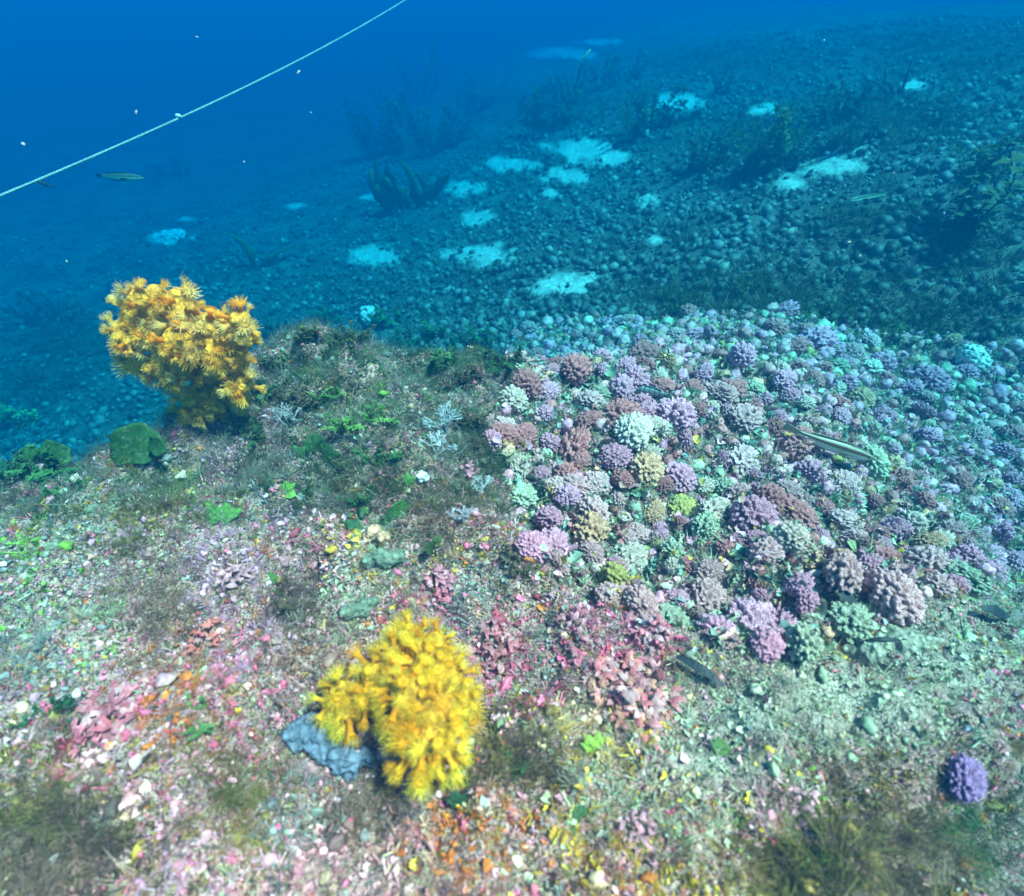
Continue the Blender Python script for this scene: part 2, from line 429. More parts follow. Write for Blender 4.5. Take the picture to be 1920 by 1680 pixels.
def t_frill(rng, n=5):
    """a crinkled bunch of little upright plates"""
    V = []; F = []; sh = []
    for k in range(n):
        az = rng.uniform(0, 6.28); c = rng.normal(0, .42, 2); d = np.array([math.cos(az), math.sin(az), 0]); nn = np.array([-math.sin(az), math.cos(az), 0])
        w_ = rng.uniform(.35, .65); h = rng.uniform(.4, .95); lean = nn * rng.uniform(-.5, .5); b = np.array([c[0], c[1], -.1]); i0 = len(V)
        for q in range(4):
            f = q / 3 * 2 - 1
            V.append(b + d * w_ * .6 * f + nn * .12 * math.sin(f * 4 + k)); sh.append(.7)
            V.append(b + d * w_ * f * 1.1 + nn * .18 * math.sin(f * 5 + 2 * k) + (np.array([0, 0, 1]) + lean) * h * (1 - .3 * f * f + rng.uniform(-.15, .15))); sh.append(1.25)
        for q in range(3): i = i0 + 2 * q; F += [[i, i + 2, i + 3], [i, i + 3, i + 1]]
    return np.array(V), np.array(F), np.array(sh)

class Stuff:
    def __init__(self): self.V = []; self.F = []; self.C = []; self.n = 0
    def add(self, tpl, pos, nrm, size, col, tilt=0.4, squash=None, rng=RNG):
        V, F, sh = tpl; n = len(pos)
        if n == 0: return
        z = nrm + rng.normal(0, tilt, (n, 3)); z /= np.linalg.norm(z, axis=1, keepdims=True)
        a = rng.normal(size=(n, 3)); x = a - np.sum(a * z, 1, keepdims=True) * z; x /= np.linalg.norm(x, axis=1, keepdims=True)
        y = np.cross(z, x)
        B = np.stack([x, y, z], 1)                      # rows
        L = V[None] * (size[:, None, None] if squash is None else size[:, None, None] * squash[:, None, :])
        P = np.einsum('nvk,nkj->nvj', L, B) + pos[:, None, :]
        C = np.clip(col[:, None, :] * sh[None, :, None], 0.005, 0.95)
        self.F.append((F[None] + (self.n + np.arange(n) * len(V))[:, None, None]).reshape(-1, 3))
        self.V.append(P.reshape(-1, 3)); self.C.append(np.broadcast_to(C, P.shape).reshape(-1, 3)); self.n += n * len(V)
    def build(self, name, mat, smooth=True):
        return link(name, mesh_from(name, np.concatenate(self.V), np.concatenate(self.F), np.concatenate(self.C), smooth, mat))

PAL = np.array([
    [.32, .23, .19],   # 0 grey brown
    [.25, .21, .08],   # 1 olive
    [.85, .27, .36],   # 2 pink
    [.92, .50, .52],   # 3 pale pink
    [.82, .66, .45],   # 4 cream
    [.52, .22, .09],   # 5 rust
    [.40, .48, .34],   # 6 mint
    [.25, .30, .27],   # 7 teal grey
    [.05, .11, .03],   # 8 dark green
    [.34, .10, .11],   # 9 maroon
    [.62, .48, .14],   # 10 ochre yellow
    [.60, .42, .50],   # 11 lilac grey
    [.18, .34, .08],   # 12 bright green
    [.95, .88, .80],   # 13 white
    [.08, .06, .05],   # 14 near black
])
PAL = PAL * np.array([1.10, .95, .97]); PAL = np.clip(PAL.mean(1, keepdims=True) + 1.3 * (PAL - PAL.mean(1, keepdims=True)), .015, .95)
BASEW = np.array([1.9, .9, 1.6, 1.6, .9, 1.1, .3, .5, .35, 1.1, .8, 1.2, .10, .35, 1.2])
PATCH = [  # u, v, radius, palette index, strength
    (430, 1330, 110, 2, 4), (650, 1620, 140, 3, 4), (330, 1510, 140, 2, 3), (1000, 1330, 80, 2, 4), (1350, 1560, 150, 10, 4), (1520, 1600, 130, 12, 2), (250, 1230, 90, 3, 3), (1060, 1600, 120, 10, 3), (700, 1210, 80, 2, 3),
    (230, 1350, 90, 2, 9), (200, 1420, 110, 3, 6), (130, 1400, 80, 9, 4), (820, 1115, 55, 2, 9), (925, 1240, 60, 2, 6), (900, 1230, 90, 9, 3), (390, 1200, 50, 2, 6), (1225, 1190, 55, 2, 6),
    (540, 1240, 60, 5, 6), (480, 1560, 220, 3, 3), (300, 1620, 200, 11, 2), (1190, 1570, 70, 3, 8), (860, 1580, 120, 4, 4), (860, 1560, 100, 5, 4), (60, 1640, 120, 4, 3), (560, 1650, 160, 3, 4),
    (90, 1080, 130, 12, 3), (100, 1180, 150, 6, 4), (60, 1230, 110, 7, 4), (690, 770, 60, 12, 8), (640, 700, 140, 8, 4), (560, 640, 120, 7, 4), (760, 660, 120, 7, 4), (850, 640, 120, 8, 4), (400, 930, 90, 12, 2),
    (130, 930, 120, 7, 3), (300, 1000, 140, 6, 2.5), (250, 980, 140, 1, 2), (560, 1150, 80, 0, 9), (560, 1140, 70, 14, 5), (860, 980, 110, 0, 5), (700, 880, 120, 8, 4), (960, 1080, 70, 0, 7), (900, 830, 60, 14, 5), (900, 840, 60, 1, 4),
    (120, 1530, 140, 1, 7), (120, 1560, 140, 14, 2), (60, 1660, 120, 0, 5), (430, 1480, 90, 1, 5), (1000, 1440, 80, 14, 4), (960, 1420, 100, 1, 4), (1150, 1430, 120, 10, 4), (1270, 1480, 130, 10, 3), (1130, 1480, 120, 6, 4),
    (1600, 1300, 230, 6, 8), (1780, 1230, 200, 6, 8), (1400, 1340, 140, 6, 5), (1320, 1430, 120, 6, 4), (1720, 1600, 200, 0, 6), (1640, 1640, 200, 1, 6), (1460, 1650, 120, 1, 5), (1480, 1500, 120, 3, 3), (1850, 1560, 120, 8, 6),
    (1080, 1330, 70, 4, 4), (640, 1070, 90, 3, 3), (700, 1040, 60, 10, 3), (710, 1040, 50, 6, 6), (640, 1150, 60, 6, 5), (870, 1080, 60, 10, 4), (900, 1120, 70, 7, 5), (1010, 1200, 60, 7, 4), (1060, 1180, 90, 2, 3), (770, 1010, 50, 7, 4),
    (400, 1090, 160, 11, 2), (300, 1150, 120, 0, 4), (280, 1280, 120, 5, 2), (620, 1520, 120, 7, 4), (700, 1540, 90, 0, 5), (440, 800, 100, 11, 5), (520, 860, 100, 7, 4), (650, 800, 80, 6, 4), (800, 800, 90, 7, 5), (820, 840, 70, 6, 4),
]
def pick(u, v, rng, mult=None, xy=None):
    W = np.repeat(BASEW[None], len(u), 0)
    if mult is not None: W = W * mult[None]
    for (cu, cv, r, k, s) in PATCH:
        g = np.exp(-((u - cu) ** 2 + (v - cv) ** 2) / (r * r))
        W[:, k] += 1.8 * s * g * (1 if mult is None else min(1, mult[k] * 2))
        W *= 1 - 0.72 * g[:, None] * (np.arange(15) != k)[None]
    # neighbours share a kind: each kind has its own field of clumps, sized in the world (here by the ground under the pixel)
    if xy is not None:
        for k in range(15):
            W[:, k] *= np.exp(3.4 * fbm(xy[:, 0], xy[:, 1], .055, 2, 200 + 3 * k))
    cs = np.cumsum(W, 1); q = rng.random(len(u)) * cs[:, -1]
    idx = (q[:, None] > cs).sum(1)
    c = PAL[np.clip(idx, 0, 14)] * rng.uniform(0.6, 1.35, (len(u), 1)) * rng.uniform(0.9, 1.1, (len(u), 3))
    return c

def scatter_mound(n, rng, outside=0.12):
    """points over the near mound, thinned where they lie out of the picture"""
    out = []
    while sum(map(len, out)) < n:
        x = rng.uniform(-1.35, 1.35, n); y = rng.uniform(-0.25, 1.15, n)
        z = height(x, y); p = np.stack([x, y, z], -1)
        u, v, d = proj(p)
        vis = (u > -140) & (u < 2060) & (v > 300) & (v < 1830)
        k = (mound_mask(x, y) > 0.25) & (vis | (rng.random(n) < outside)) & ~in_poly(u, v, BED_POLY)
        # denser close to the camera, where each piece shows larger
        k &= rng.random(n) < np.clip(1.15 - 0.55 * np.hypot(x, y), 0.35, 1)
        out.append(p[k])
    return np.concatenate(out)[:n]

rng = np.random.default_rng(101)
TP_LUMP1 = [t_lump(1, rng, .55) for _ in range(8)]
TP_LUMP2 = [t_lump(2, rng, .75) for _ in range(8)]
TP_FLAKE = [t_flake(rng, 7, rng.uniform(.2, .9)) for _ in range(12)]
TP_TUFT = [t_tuft(rng, 8, .036, 1.0) for _ in range(8)]
TP_TWIG = [t_twig(rng, 4) for _ in range(8)]
TP_NUG1 = [t_nugget(1, rng, .36) for _ in range(8)]
TP_NUG2 = [t_nugget(2, rng, .36) for _ in range(8)]
TP_FRILL = [t_frill(rng, 4) for _ in range(8)]
TP_WEED = [t_tuft(rng, 13, .055, 1.3, 1) for _ in range(8)]
TP_THIN = [t_tuft(rng, 10, .04, 1.1, 1) for _ in range(8)]
TP_FUZZ = [t_tuft(rng, 22, .022, 1.6, 2) for _ in range(5)]

def fill(stuff, templates, pts, smin, smax, cols, tilt, lift=0.0, power=2.0):
    n = len(pts); nr = normal(pts[:, 0], pts[:, 1])
    s = smin + (smax - smin) * rng.random(n) ** power
    which = rng.integers(0, len(templates), n)
    for k, t in enumerate(templates):
        i = which == k
        stuff.add(t, pts[i] + nr[i] * (lift * s[i])[:, None], nr[i], s[i], cols[i], tilt, rng=rng)

def thin_pale(p, c, keep):
    u, v, d = proj(p); ps = pale_slope(u, v)
    k = rng.random(len(p)) > ps * (1 - keep)
    return p[k], c[k]

def clump(p, seed, lo, hi, invert=False):
    f = fbm(p[:, 0], p[:, 1], .07, 2, seed); f = sst(lo, hi, f)
    return rng.random(len(p)) < (1 - f if invert else f) * .85 + .15

MUL_FLAKE = np.array([.7, .5, 1.5, 1.5, 1.3, 1, 1, .7, .5, 1, 1, 1, .8, 1.4, .5])
MUL_TURF = np.array([2, 1.5, .15, .1, .3, .7, .6, 1.4, 1, .5, .4, 1.1, .5, .1, 1])
MUL_TWIG = np.array([1, .6, .8, .8, .8, .5, 1.5, 1.6, .1, .3, .3, 1.6, .2, .5, .1])
def cover(stuff, templates, n, smin, smax, mult, tilt, lift, power, keep, seed=None, gain=1.0, invert=False):
    p = scatter_mound(n, rng); u, v, d = proj(p); c = pick(u, v, rng, mult, p) * gain
    p, c = thin_pale(p, c, keep)
    if seed is not None:
        k = clump(p, seed, -.40, .05, invert); p, c = p[k], c[k]
    fill(stuff, templates, p, smin, smax, c, tilt, lift, power)
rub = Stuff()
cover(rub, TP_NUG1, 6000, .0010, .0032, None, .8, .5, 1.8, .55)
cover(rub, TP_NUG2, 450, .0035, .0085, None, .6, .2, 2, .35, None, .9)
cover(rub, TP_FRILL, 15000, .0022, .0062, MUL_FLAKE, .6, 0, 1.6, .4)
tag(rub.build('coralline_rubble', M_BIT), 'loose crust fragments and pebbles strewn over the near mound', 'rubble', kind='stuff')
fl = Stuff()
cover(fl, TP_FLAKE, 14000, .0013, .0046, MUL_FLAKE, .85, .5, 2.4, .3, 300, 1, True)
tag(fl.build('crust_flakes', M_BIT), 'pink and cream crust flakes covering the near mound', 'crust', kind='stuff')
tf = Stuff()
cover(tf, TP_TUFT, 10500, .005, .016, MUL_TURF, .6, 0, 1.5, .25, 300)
cover(tf, TP_FUZZ, 4800, .007, .019, MUL_TURF, .5, 0, 1.3, .12, 300, 1.1)
p = scatter_mound(14000, rng); u, v, d = proj(p); k = (v < 985 + 60 * vn(u / 120, v / 90, 9)) & (v > 400) & (u > -50) & (u < 1000); p = p[k][:2600]; u, v, d = proj(p)
gc = np.array([[.05, .11, .03], [.09, .10, .03], [.12, .09, .05], [.20, .20, .14], [.04, .08, .03], [.14, .20, .07], [.24, .19, .15]])[np.clip(((fbm(p[:, 0], p[:, 1], .08, 2, 77) + .6) * 5.8).astype(int), 0, 6)] * rng.uniform(.7, 1.4, (len(p), 1))
fill(tf, TP_FUZZ, p, .010, .026, gc, .5, 0, 1.2)
pp = []; cc = []
for (cu, cv, r, k, st) in PATCH:
    if k not in (0, 1, 8, 14): continue
    n = int(26 * (r / 80) ** 1.5); uu = cu + rng.normal(0, r * .5, n); vv = cv + rng.normal(0, r * .35, n)
    for a_, b_ in zip(uu, vv):
        if not in_poly(np.array([a_]), np.array([b_]), BED_POLY)[0]: pp.append(ground(a_, b_)); cc.append(np.array([[.22, .14, .09], [.20, .17, .05], [.06, .12, .04], [.13, .08, .06]][(0, 1, 8, 14).index(k)]) * rng.uniform(.7, 1.5))
pp = np.array(pp); fill(tf, TP_FUZZ, pp, .011, .026, np.array(cc), .5, 0, 1.2)
tag(tf.build('algal_turf', M_TURF), 'short grey green filament turf over the near mound', 'turf', kind='stuff')
tw = Stuff()
cover(tw, TP_TWIG, 5000, .004, .012, MUL_TWIG, .6, 0, 1.6, .35)
tag(tw.build('coralline_twigs', M_BIT), 'tiny stiff branching twigs scattered through the turf', 'twigs', kind='stuff')

# ------------------------------------------------------------------ knobbly nodules
def knob_ball(rng, knobs=150, amp=.16, sub=5):
    V, F = ICO[sub]; V = V.copy()
    i = np.arange(knobs) + .5; ph = np.arccos(1 - 2 * i / knobs); th = np.pi * (1 + 5 ** .5) * i
    K = np.stack([np.cos(th) * np.sin(ph), np.sin(th) * np.sin(ph), np.cos(ph)], -1) + rng.normal(0, .075, (knobs, 3))
    K /= np.linalg.norm(K, axis=1, keepdims=True)
    d = np.arccos(np.clip(V @ K.T, -1, 1)); rad = 1.15 * math.sqrt(4 / knobs)
    hgt = rng.uniform(.45, 1.45, knobs)
    b = np.max(np.sqrt(np.clip(1 - (d / rad) ** 2, 0, 1)) * hgt[None], 1)
    lump = np.zeros(len(V)); D = rng.normal(size=(6, 3)); D /= np.linalg.norm(D, axis=1, keepdims=True)
    for k in D: lump += np.clip(V @ k, 0, 1) ** 2 * rng.uniform(-.34, .26)
    r = (.92 - .5 * amp + lump) + amp * b
    V = V * r[:, None]; V[:, 2] *= .86
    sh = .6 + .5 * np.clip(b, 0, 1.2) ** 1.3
    return V, F, sh
NOD = []
for k in range(9):
    V, F, sh = knob_ball(rng, [230, 290, 340][k % 3], [.36, .33, .30][k % 3])
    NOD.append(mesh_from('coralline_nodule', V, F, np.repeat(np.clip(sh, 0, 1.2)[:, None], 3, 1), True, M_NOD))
TP_KNOB = [knob_ball(rng, 48, .28, 3) for _ in range(5)]
NCOL = {'lilac': (.95, .38, .50), 'mauve brown': (.74, .25, .24), 'pale pink': (.95, .47, .46), 'mint tinged': (.58, .58, .40), 'tan': (.88, .44, .26), 'pale cream': (.95, .66, .54), 'yellowish': (.72, .54, .16), 'violet': (.50, .26, .52)}
NAMED = [  # u, v, radius px, colour, squash, label
    (1072, 692, 30, 'mauve brown', 1, 'round mauve brown knobbly nodule standing proud at the back left of the nodule bed'),
    (1075, 826, 38, 'mauve brown', .6, 'broad flattened mauve nodule shaped like a cushion, left part of the nodule bed'),
    (940, 812, 26, 'mauve brown', 1, 'left one of the twin dark mauve nodules at the bed’s left rim'.replace('’', "'")),
    (980, 815, 27, 'mauve brown', .9, 'right one of the twin dark mauve nodules at the bed left rim'),
    (1265, 776, 34, 'lilac', 1, 'round lilac nodule with dark underside in the middle of the bed'),
    (1040, 1015, 30, 'lilac', .8, 'bright pinkish lilac nodule at the lower left rim of the bed'),
    (1030, 965, 28, 'lilac', .9, 'bluish lilac nodule just above the bright pinkish lilac one'),
    (1108, 985, 36, 'tan', .9, 'large tan nodule with coarse knobs at the lower left of the bed'),
    (1572, 1065, 38, 'pale pink', 1, 'large pale pink nodule above the black leaf on the right'),
    (1665, 1097, 46, 'pale pink', .8, 'largest pale nodule right of the black leaf'),
    (1525, 634, 28, 'lilac', 1, 'round bluish nodule at the far edge of the bed, below dark weeds'),
    (1385, 664, 26, 'lilac', 1, 'bluish lilac nodule at the back of the bed, left of the bluest one'),
    (1155, 850, 26, 'lilac', .9, 'small violet nodule right of the flattened mauve cushion'),
    (1180, 800, 34, 'pale cream', .8, 'pale whitish nodule above the small violet one'),
    (1340, 735, 32, 'pale pink', .9, 'pale mauve nodule right of the small teal fish'),
    (1165, 730, 26, 'lilac', 1, 'pale lilac nodule left of the small teal fish'),
    (1205, 655, 24, 'mauve brown', .8, 'dark wine brown nodule at the back of the bed'),
    (1400, 1150, 40, 'lilac', .7, 'broad lilac nodule mass at the near edge of the bed'),
    (1460, 1165, 34, 'lilac', .8, 'lilac nodule to the right of the broad lilac mass'),
    (1320, 1105, 34, 'pale pink', .9, 'pale pink nodule at the near edge of the bed, left of the lilac mass'),
    (1210, 870, 30, 'tan', .9, 'tan brown nodule in the centre left of the bed'),
    (1275, 890, 26, 'lilac', .8, 'soft violet nodule in the centre of the bed'),
    (1790, 1440, 40, 'violet', .9, 'lone violet nodule beside the dark hollow at lower right'),
    (1740, 710, 24, 'lilac', 1, 'dark blue round nodule at the far right of the bed'),
    (1630, 855, 30, 'mint tinged', .9, 'greenish nodule in front of the striped fish snout'),
    (1150, 1075, 30, 'yellowish', .9, 'ochre yellow nodule at the lower left corner of the bed'),
    (1480, 1000, 30, 'pale cream', .9, 'pale cream nodule in the middle of the near bed'),
    (985, 720, 26, 'mauve brown', 1.05, 'brownish nodule against the dark green weed at the back left'),
]
MARKS = ['the round mauve brown nodule', 'the flattened mauve cushion nodule', 'the left twin mauve nodule', 'the right twin mauve nodule', 'the round lilac nodule', 'the bright pinkish lilac nodule', 'the bluish lilac rim nodule', 'the coarse tan nodule', 'the large pale pink nodule', 'the largest pale nodule', 'the bluest far nodule', 'the bluish lilac back nodule', 'the small violet nodule', 'the pale whitish nodule', 'the pale mauve nodule', 'the pale lilac nodule', 'the wine brown nodule', 'the broad lilac mass', 'the lilac mass right half', 'the front pale pink nodule', 'the tan brown centre nodule', 'the soft violet nodule', 'the lone violet nodule', 'the dark blue nodule', 'the nodule before the striped fish', 'the ochre yellow nodule', 'the pale cream nodule', 'the brownish back nodule']
spots = []   # x, y, r
def nodule(p, r, colour, squash, label, group=None):
    n = Vector(normal(np.array(p[0]), np.array(p[1])).tolist()) + Vector(rng.normal(0, .25, 3).tolist())
    c = np.array(NCOL[colour]) * rng.uniform(.75, 1.15)
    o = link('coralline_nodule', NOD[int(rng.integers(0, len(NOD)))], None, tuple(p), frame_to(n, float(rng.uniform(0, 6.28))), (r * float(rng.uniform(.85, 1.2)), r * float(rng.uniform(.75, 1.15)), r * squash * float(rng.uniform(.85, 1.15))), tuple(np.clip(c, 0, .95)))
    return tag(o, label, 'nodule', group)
for (u0, v0, rp, cn, sq, lab) in NAMED:
    g = ground(u0, v0 + rp * .6); dist = g[1] * CP - g[2] * SP
    r = rp * dist / FPX
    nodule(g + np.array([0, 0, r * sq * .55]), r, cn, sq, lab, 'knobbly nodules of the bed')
    spots.append((g[0], g[1], r))
cand = []
cx = rng.uniform(-.1, 2.6, 40000); cy = rng.uniform(.22, 1.75, 40000); cz = height(cx, cy); cu, cv, cd = proj(np.stack([cx, cy, cz], -1))
cr = (.0075 + .0155 * rng.random(40000) ** 1.4) * np.where(rng.random(40000) < .8, 1, 1.25)
SP_ = np.array(spots)
for i in np.nonzero(in_poly(cu, cv, BED_POLY))[0]:
    if len(cand) >= 1450: break
    if np.any((SP_[:, 0] - cx[i]) ** 2 + (SP_[:, 1] - cy[i]) ** 2 < (.78 * (cr[i] + SP_[:, 2])) ** 2): continue
    SP_ = np.vstack([SP_, [cx[i], cy[i], cr[i]]])
    cand.append((cr[i] / cd[i], cx[i], cy[i], float(cz[i]), cr[i], float(cu[i]), float(cv[i])))
cand.sort(reverse=True)
kn = Stuff()
names = list(NCOL)[:7]
for k, (sz, x, y, z, r, u0, v0) in enumerate(cand):
    wt = np.array([3.6, 2.0, 3.4, 1.2, .8, .7, .15]); cn = names[int(rng.choice(7, p=wt / wt.sum()))]
    if k < 270:
        dd = [math.hypot((u0 - q[0]), (v0 - q[1]) * 1.3) for q in NAMED]; j = int(np.argmin(dd)); du, dv = u0 - NAMED[j][0], v0 - NAMED[j][1]
        where = (('right of' if du > 0 else 'left of') if abs(du) > 1.3 * abs(dv) else ('in front of' if dv > 0 else 'behind'))
        where = ('close ' if dd[j] < 75 else 'some way ') + where
        big = 'large' if r > .0195 else ('middle sized' if r > .0155 else 'small')
        lab = f'{big} {cn} knobbly nodule {where} {MARKS[j]}'.replace('middle sized', 'midsized')
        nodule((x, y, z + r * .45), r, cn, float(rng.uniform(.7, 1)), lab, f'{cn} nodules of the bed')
    else:
        kn.add(TP_KNOB[k % 5] if k < 800 else TP_NUG2[k % 8], np.array([[x, y, z + r * .4]]), np.array([[0, 0, 1.]]), np.array([r]), np.array([NCOL[cn]]) * rng.uniform(.55, .95), .4, rng=rng)

# the smaller gravel of the nodule bed and everything beyond the mound
def scatter_far(n, rmin, rmax, thin=.6):
    out = []
    while sum(map(len, out)) < n:
        m = n * 3
        th = rng.uniform(-math.radians(62), math.radians(62), m); r = rmin * (rmax / rmin) ** rng.random(m)
        x = r * np.sin(th); y = r * np.cos(th)
        keep = (mound_mask(x, y) < .6)
        x, y = x[keep], y[keep]; p = np.stack([x, y, height(x, y)], -1)
        u, v, d = proj(p)
        k = (u > -250) & (u < 2170) & (v < 1200) & ~in_poly(u, v, BED_POLY) & (rng.random(len(u)) > sand_amount(u, v) * .98) & (rng.random(len(u)) > thin * dark_amount(u, v))
        out.append(p[k])
    return np.concatenate(out)[:n]
def far_cols(p):
    u, v, d = proj(p); n = len(p)
    k = rng.choice(6, n, p=[.3, .25, .15, .12, .1, .08])
    base = np.array([[.24, .25, .23], [.15, .16, .14], [.30, .28, .28], [.09, .11, .08], [.40, .38, .32], [.05, .06, .05]])[k]
    dk = dark_amount(u, v)[:, None] * .8
    return (base * (1 - dk) + np.array([.05, .07, .03]) * dk) * rng.uniform(.6, 1.3, (n, 1))
p = scatter_far(1900, .95, 2.1); nr = normal(p[:, 0], p[:, 1])
s = .005 + .013 * rng.random(len(p)) ** 1.8; c = far_cols(p) * .68; wch = rng.integers(0, 8, len(p))
for k in range(8): i = wch == k; kn.add(TP_NUG2[k], p[i] + nr[i] * s[i][:, None] * .4, nr[i], s[i], c[i], .5, rng=rng)
p = scatter_far(17500, 1.3, 6.5); nr = normal(p[:, 0], p[:, 1])
s = .006 + .018 * rng.random(len(p)) ** 2.2; c = far_cols(p) * .68; wch = rng.integers(0, 8, len(p))
for k in range(8): i = wch == k; kn.add(TP_NUG1[k], p[i] + nr[i] * s[i][:, None] * .4, nr[i], s[i], c[i], .5, rng=rng)
# fine gravel between the nodules
x = rng.uniform(-.15, 2.4, 60000); y = rng.uniform(.2, 1.8, 60000); z = height(x, y); p = np.stack([x, y, z], -1); u, v, d = proj(p)
k = in_poly(u, v, BED_POLY) & (rng.random(60000) < np.clip(1.5 - d * .6, .2, 1)); p = p[k][:13000]
pc = np.array(list(NCOL.values())[:7] + [(.40, .56, .40), (.34, .48, .40), (.50, .56, .24)])[rng.choice(10, len(p), p=[.14, .14, .12, .12, .08, .02, .04, .16, .12, .06])] * rng.uniform(.4, 1.0, (len(p), 1))
nr = normal(p[:, 0], p[:, 1]); s = .0025 + .0095 * rng.random(len(p)) ** 2; wch = rng.integers(0, 16, len(p))
for k in range(16):
    i = wch == k; t = TP_FLAKE[k] if k < 2 else TP_FRILL[k % 8]
    kn.add(t, p[i] + nr[i] * s[i][:, None] * .5, nr[i], s[i], pc[i], .7, rng=rng)
p = []; c = []
for (sz, x, y, z, r, u0, v0) in cand:
    for q in range(int(rng.integers(2, 6) if sz > .012 else 1)):
        n = rng.normal(size=3); n[2] = abs(n[2]) * .8; n[1] -= .5; n /= np.linalg.norm(n)
        p.append(np.array([x, y, z + r * .45]) + n * r * rng.uniform(.8, 1.0)); c.append(PAL[int(rng.choice([6, 1, 10, 7, 3, 11, 11, 0]))] * rng.uniform(.7, 1.2))
p = np.array(p); c = np.array(c); wch = rng.integers(0, 12, len(p)); s = .0018 + .0055 * rng.random(len(p)) ** 2; up = np.repeat([[0, -.3, 1.]], len(p), 0)
for k in range(12):
    i = wch == k; kn.add(TP_FLAKE[k] if k % 2 else TP_FRILL[k % 8], p[i], up[i], s[i], c[i], .8, rng=rng)
# short fuzz among the nodules and over the far floor
fz = Stuff()
xx = rng.uniform(-.15, 2.4, 20000); yy = rng.uniform(.25, 1.8, 20000); pb = np.stack([xx, yy, height(xx, yy)], -1); u, v, d = proj(pb)
pb = pb[in_poly(u, v, BED_POLY)][:3600]
pf = scatter_far(4500, 1.0, 5.0)
for (pp, lo, hi, cols_) in ((pb, .012, .028, [[.40, .44, .26], [.30, .34, .20], [.55, .55, .36], [.16, .18, .08]]), (pf, .02, .055, [[.16, .17, .11], [.09, .10, .05], [.22, .22, .17]])):
    nr = normal(pp[:, 0], pp[:, 1]); s = rng.uniform(lo, hi, len(pp)); wch = rng.integers(0, 8, len(pp)); cc = np.array(cols_)[rng.integers(0, len(cols_), len(pp))] * rng.uniform(.7, 1.3, (len(pp), 1))
    for k in range(8): i = wch == k; fz.add(TP_THIN[k], pp[i], nr[i], s[i], cc[i], .5, rng=rng)
tag(fz.build('fine_weed', M_TURF), 'fine wispy weed between the nodules and far stones', 'weed', kind='stuff')
tag(kn.build('nodule_gravel', M_BIT), 'smaller coralline gravel filling the bed and the sea floor beyond', 'gravel', kind='stuff')
# dark weed carpet on the far floor
dw = Stuff()
p = scatter_far(22000, 1.0, 6.5, 0); u, v, d = proj(p)
k = rng.random(len(p)) < np.clip(dark_amount(u, v) * 1.1 + .02, 0, 1); p = p[k][:8500]
nr = normal(p[:, 0], p[:, 1]); s = rng.uniform(.018, .05, len(p)); wch = rng.integers(0, 8, len(p))
c = np.array([[.08, .10, .035], [.12, .11, .05], [.05, .08, .035], [.16, .15, .08]])[rng.integers(0, 4, len(p))]
for k in range(8): i = wch == k; dw.add(TP_WEED[k], p[i], nr[i], s[i], c[i], .3, rng=rng)
tag(dw.build('dark_weed_carpet', M_TURF), 'low dark brown weed in patches on the far sea floor', 'weed', kind='stuff')

# ------------------------------------------------------------------ yellow polyp colonies
def polyp_meshes(rng, col_len, disc, ten, nten, flare, twid):
    k = 9; V = []; F = []
    prof = [(0, .55), (.55 * col_len, .5), (.9 * col_len, .72), (col_len, 1.0), (col_len * .98, .55), (col_len * .9, .16)]
    for (z, r) in prof:
        for j in range(k):
            t = 6.2832 * j / k; V.append([disc * r * math.cos(t), disc * r * math.sin(t), z])
    for i in range(len(prof) - 1):
        for j in range(k):
            q = i * k + j; s_ = i * k + (j + 1) % k
            F += [[q, s_, s_ + k], [q, s_ + k, q + k]]
    V.append([0, 0, col_len * .85]); n = len(V) - 1
    for j in range(k): F.append([n - k + j, n - k + (j + 1) % k, n])
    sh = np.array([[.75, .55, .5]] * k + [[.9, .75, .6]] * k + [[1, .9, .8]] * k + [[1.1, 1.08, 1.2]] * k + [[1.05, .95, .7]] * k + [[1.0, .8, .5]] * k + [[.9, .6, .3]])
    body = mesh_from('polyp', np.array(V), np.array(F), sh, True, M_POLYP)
    V = []; F = []; C = []
    for j in range(nten):
        t = 6.2832 * j / nten + rng.uniform(-.1, .1); l = ten * rng.uniform(.75, 1.15); fl_ = flare + rng.uniform(-.3, .3) + (.35 if j % 2 else 0)
        d = np.array([math.cos(t), math.sin(t), 0]); s_ = np.array([-math.sin(t), math.cos(t), 0]); b = d * disc * .95 + np.array([0, 0, col_len])
        i0 = len(V)
        for q in range(4):
            f = q / 3; ang = fl_ - .35 * f + .5 * f * f * rng.uniform(-1, 1)
            pnt = b + (d * math.sin(ang) + np.array([0, 0, 1]) * math.cos(ang)) * l * f
            ww = twid * (1 - .65 * f)
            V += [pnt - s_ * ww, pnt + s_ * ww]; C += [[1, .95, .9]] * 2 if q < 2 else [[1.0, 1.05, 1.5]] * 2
        for q in range(3):
            i = i0 + 2 * q; F += [[i, i + 1, i + 3], [i, i + 3, i + 2]]
    return body, mesh_from('tentacle_crown', np.array(V), np.array(F), np.array(C), True, M_POLYP)

def roughen(o, strength, size):
    tx = bpy.data.textures.get('roughness_clouds_%g' % size) or bpy.data.textures.new('roughness_clouds_%g' % size, 'CLOUDS'); tx.noise_scale = size; tx.noise_depth = 3
    md = o.modifiers.new('roughen', 'DISPLACE'); md.texture = tx; md.strength = strength; md.mid_level = .5; md.texture_coords = 'LOCAL'

def blob_body(name, parent, spheres, voxel, color):
    parts = []
    V0, F0 = ICO[3]
    for (c, r) in spheres:
        parts.append(((V0 * r + np.array(c)), F0.tolist()))
    V, F = join(parts)
    me = mesh_from(name, V, F, None, True, M_SPONGE)
    o = link(name, me, parent, color=color)
    md = o.modifiers.new('remesh', 'REMESH'); md.mode = 'VOXEL'; md.voxel_size = voxel; md.use_smooth_shade = True; roughen(o, .004, .012)
    return o

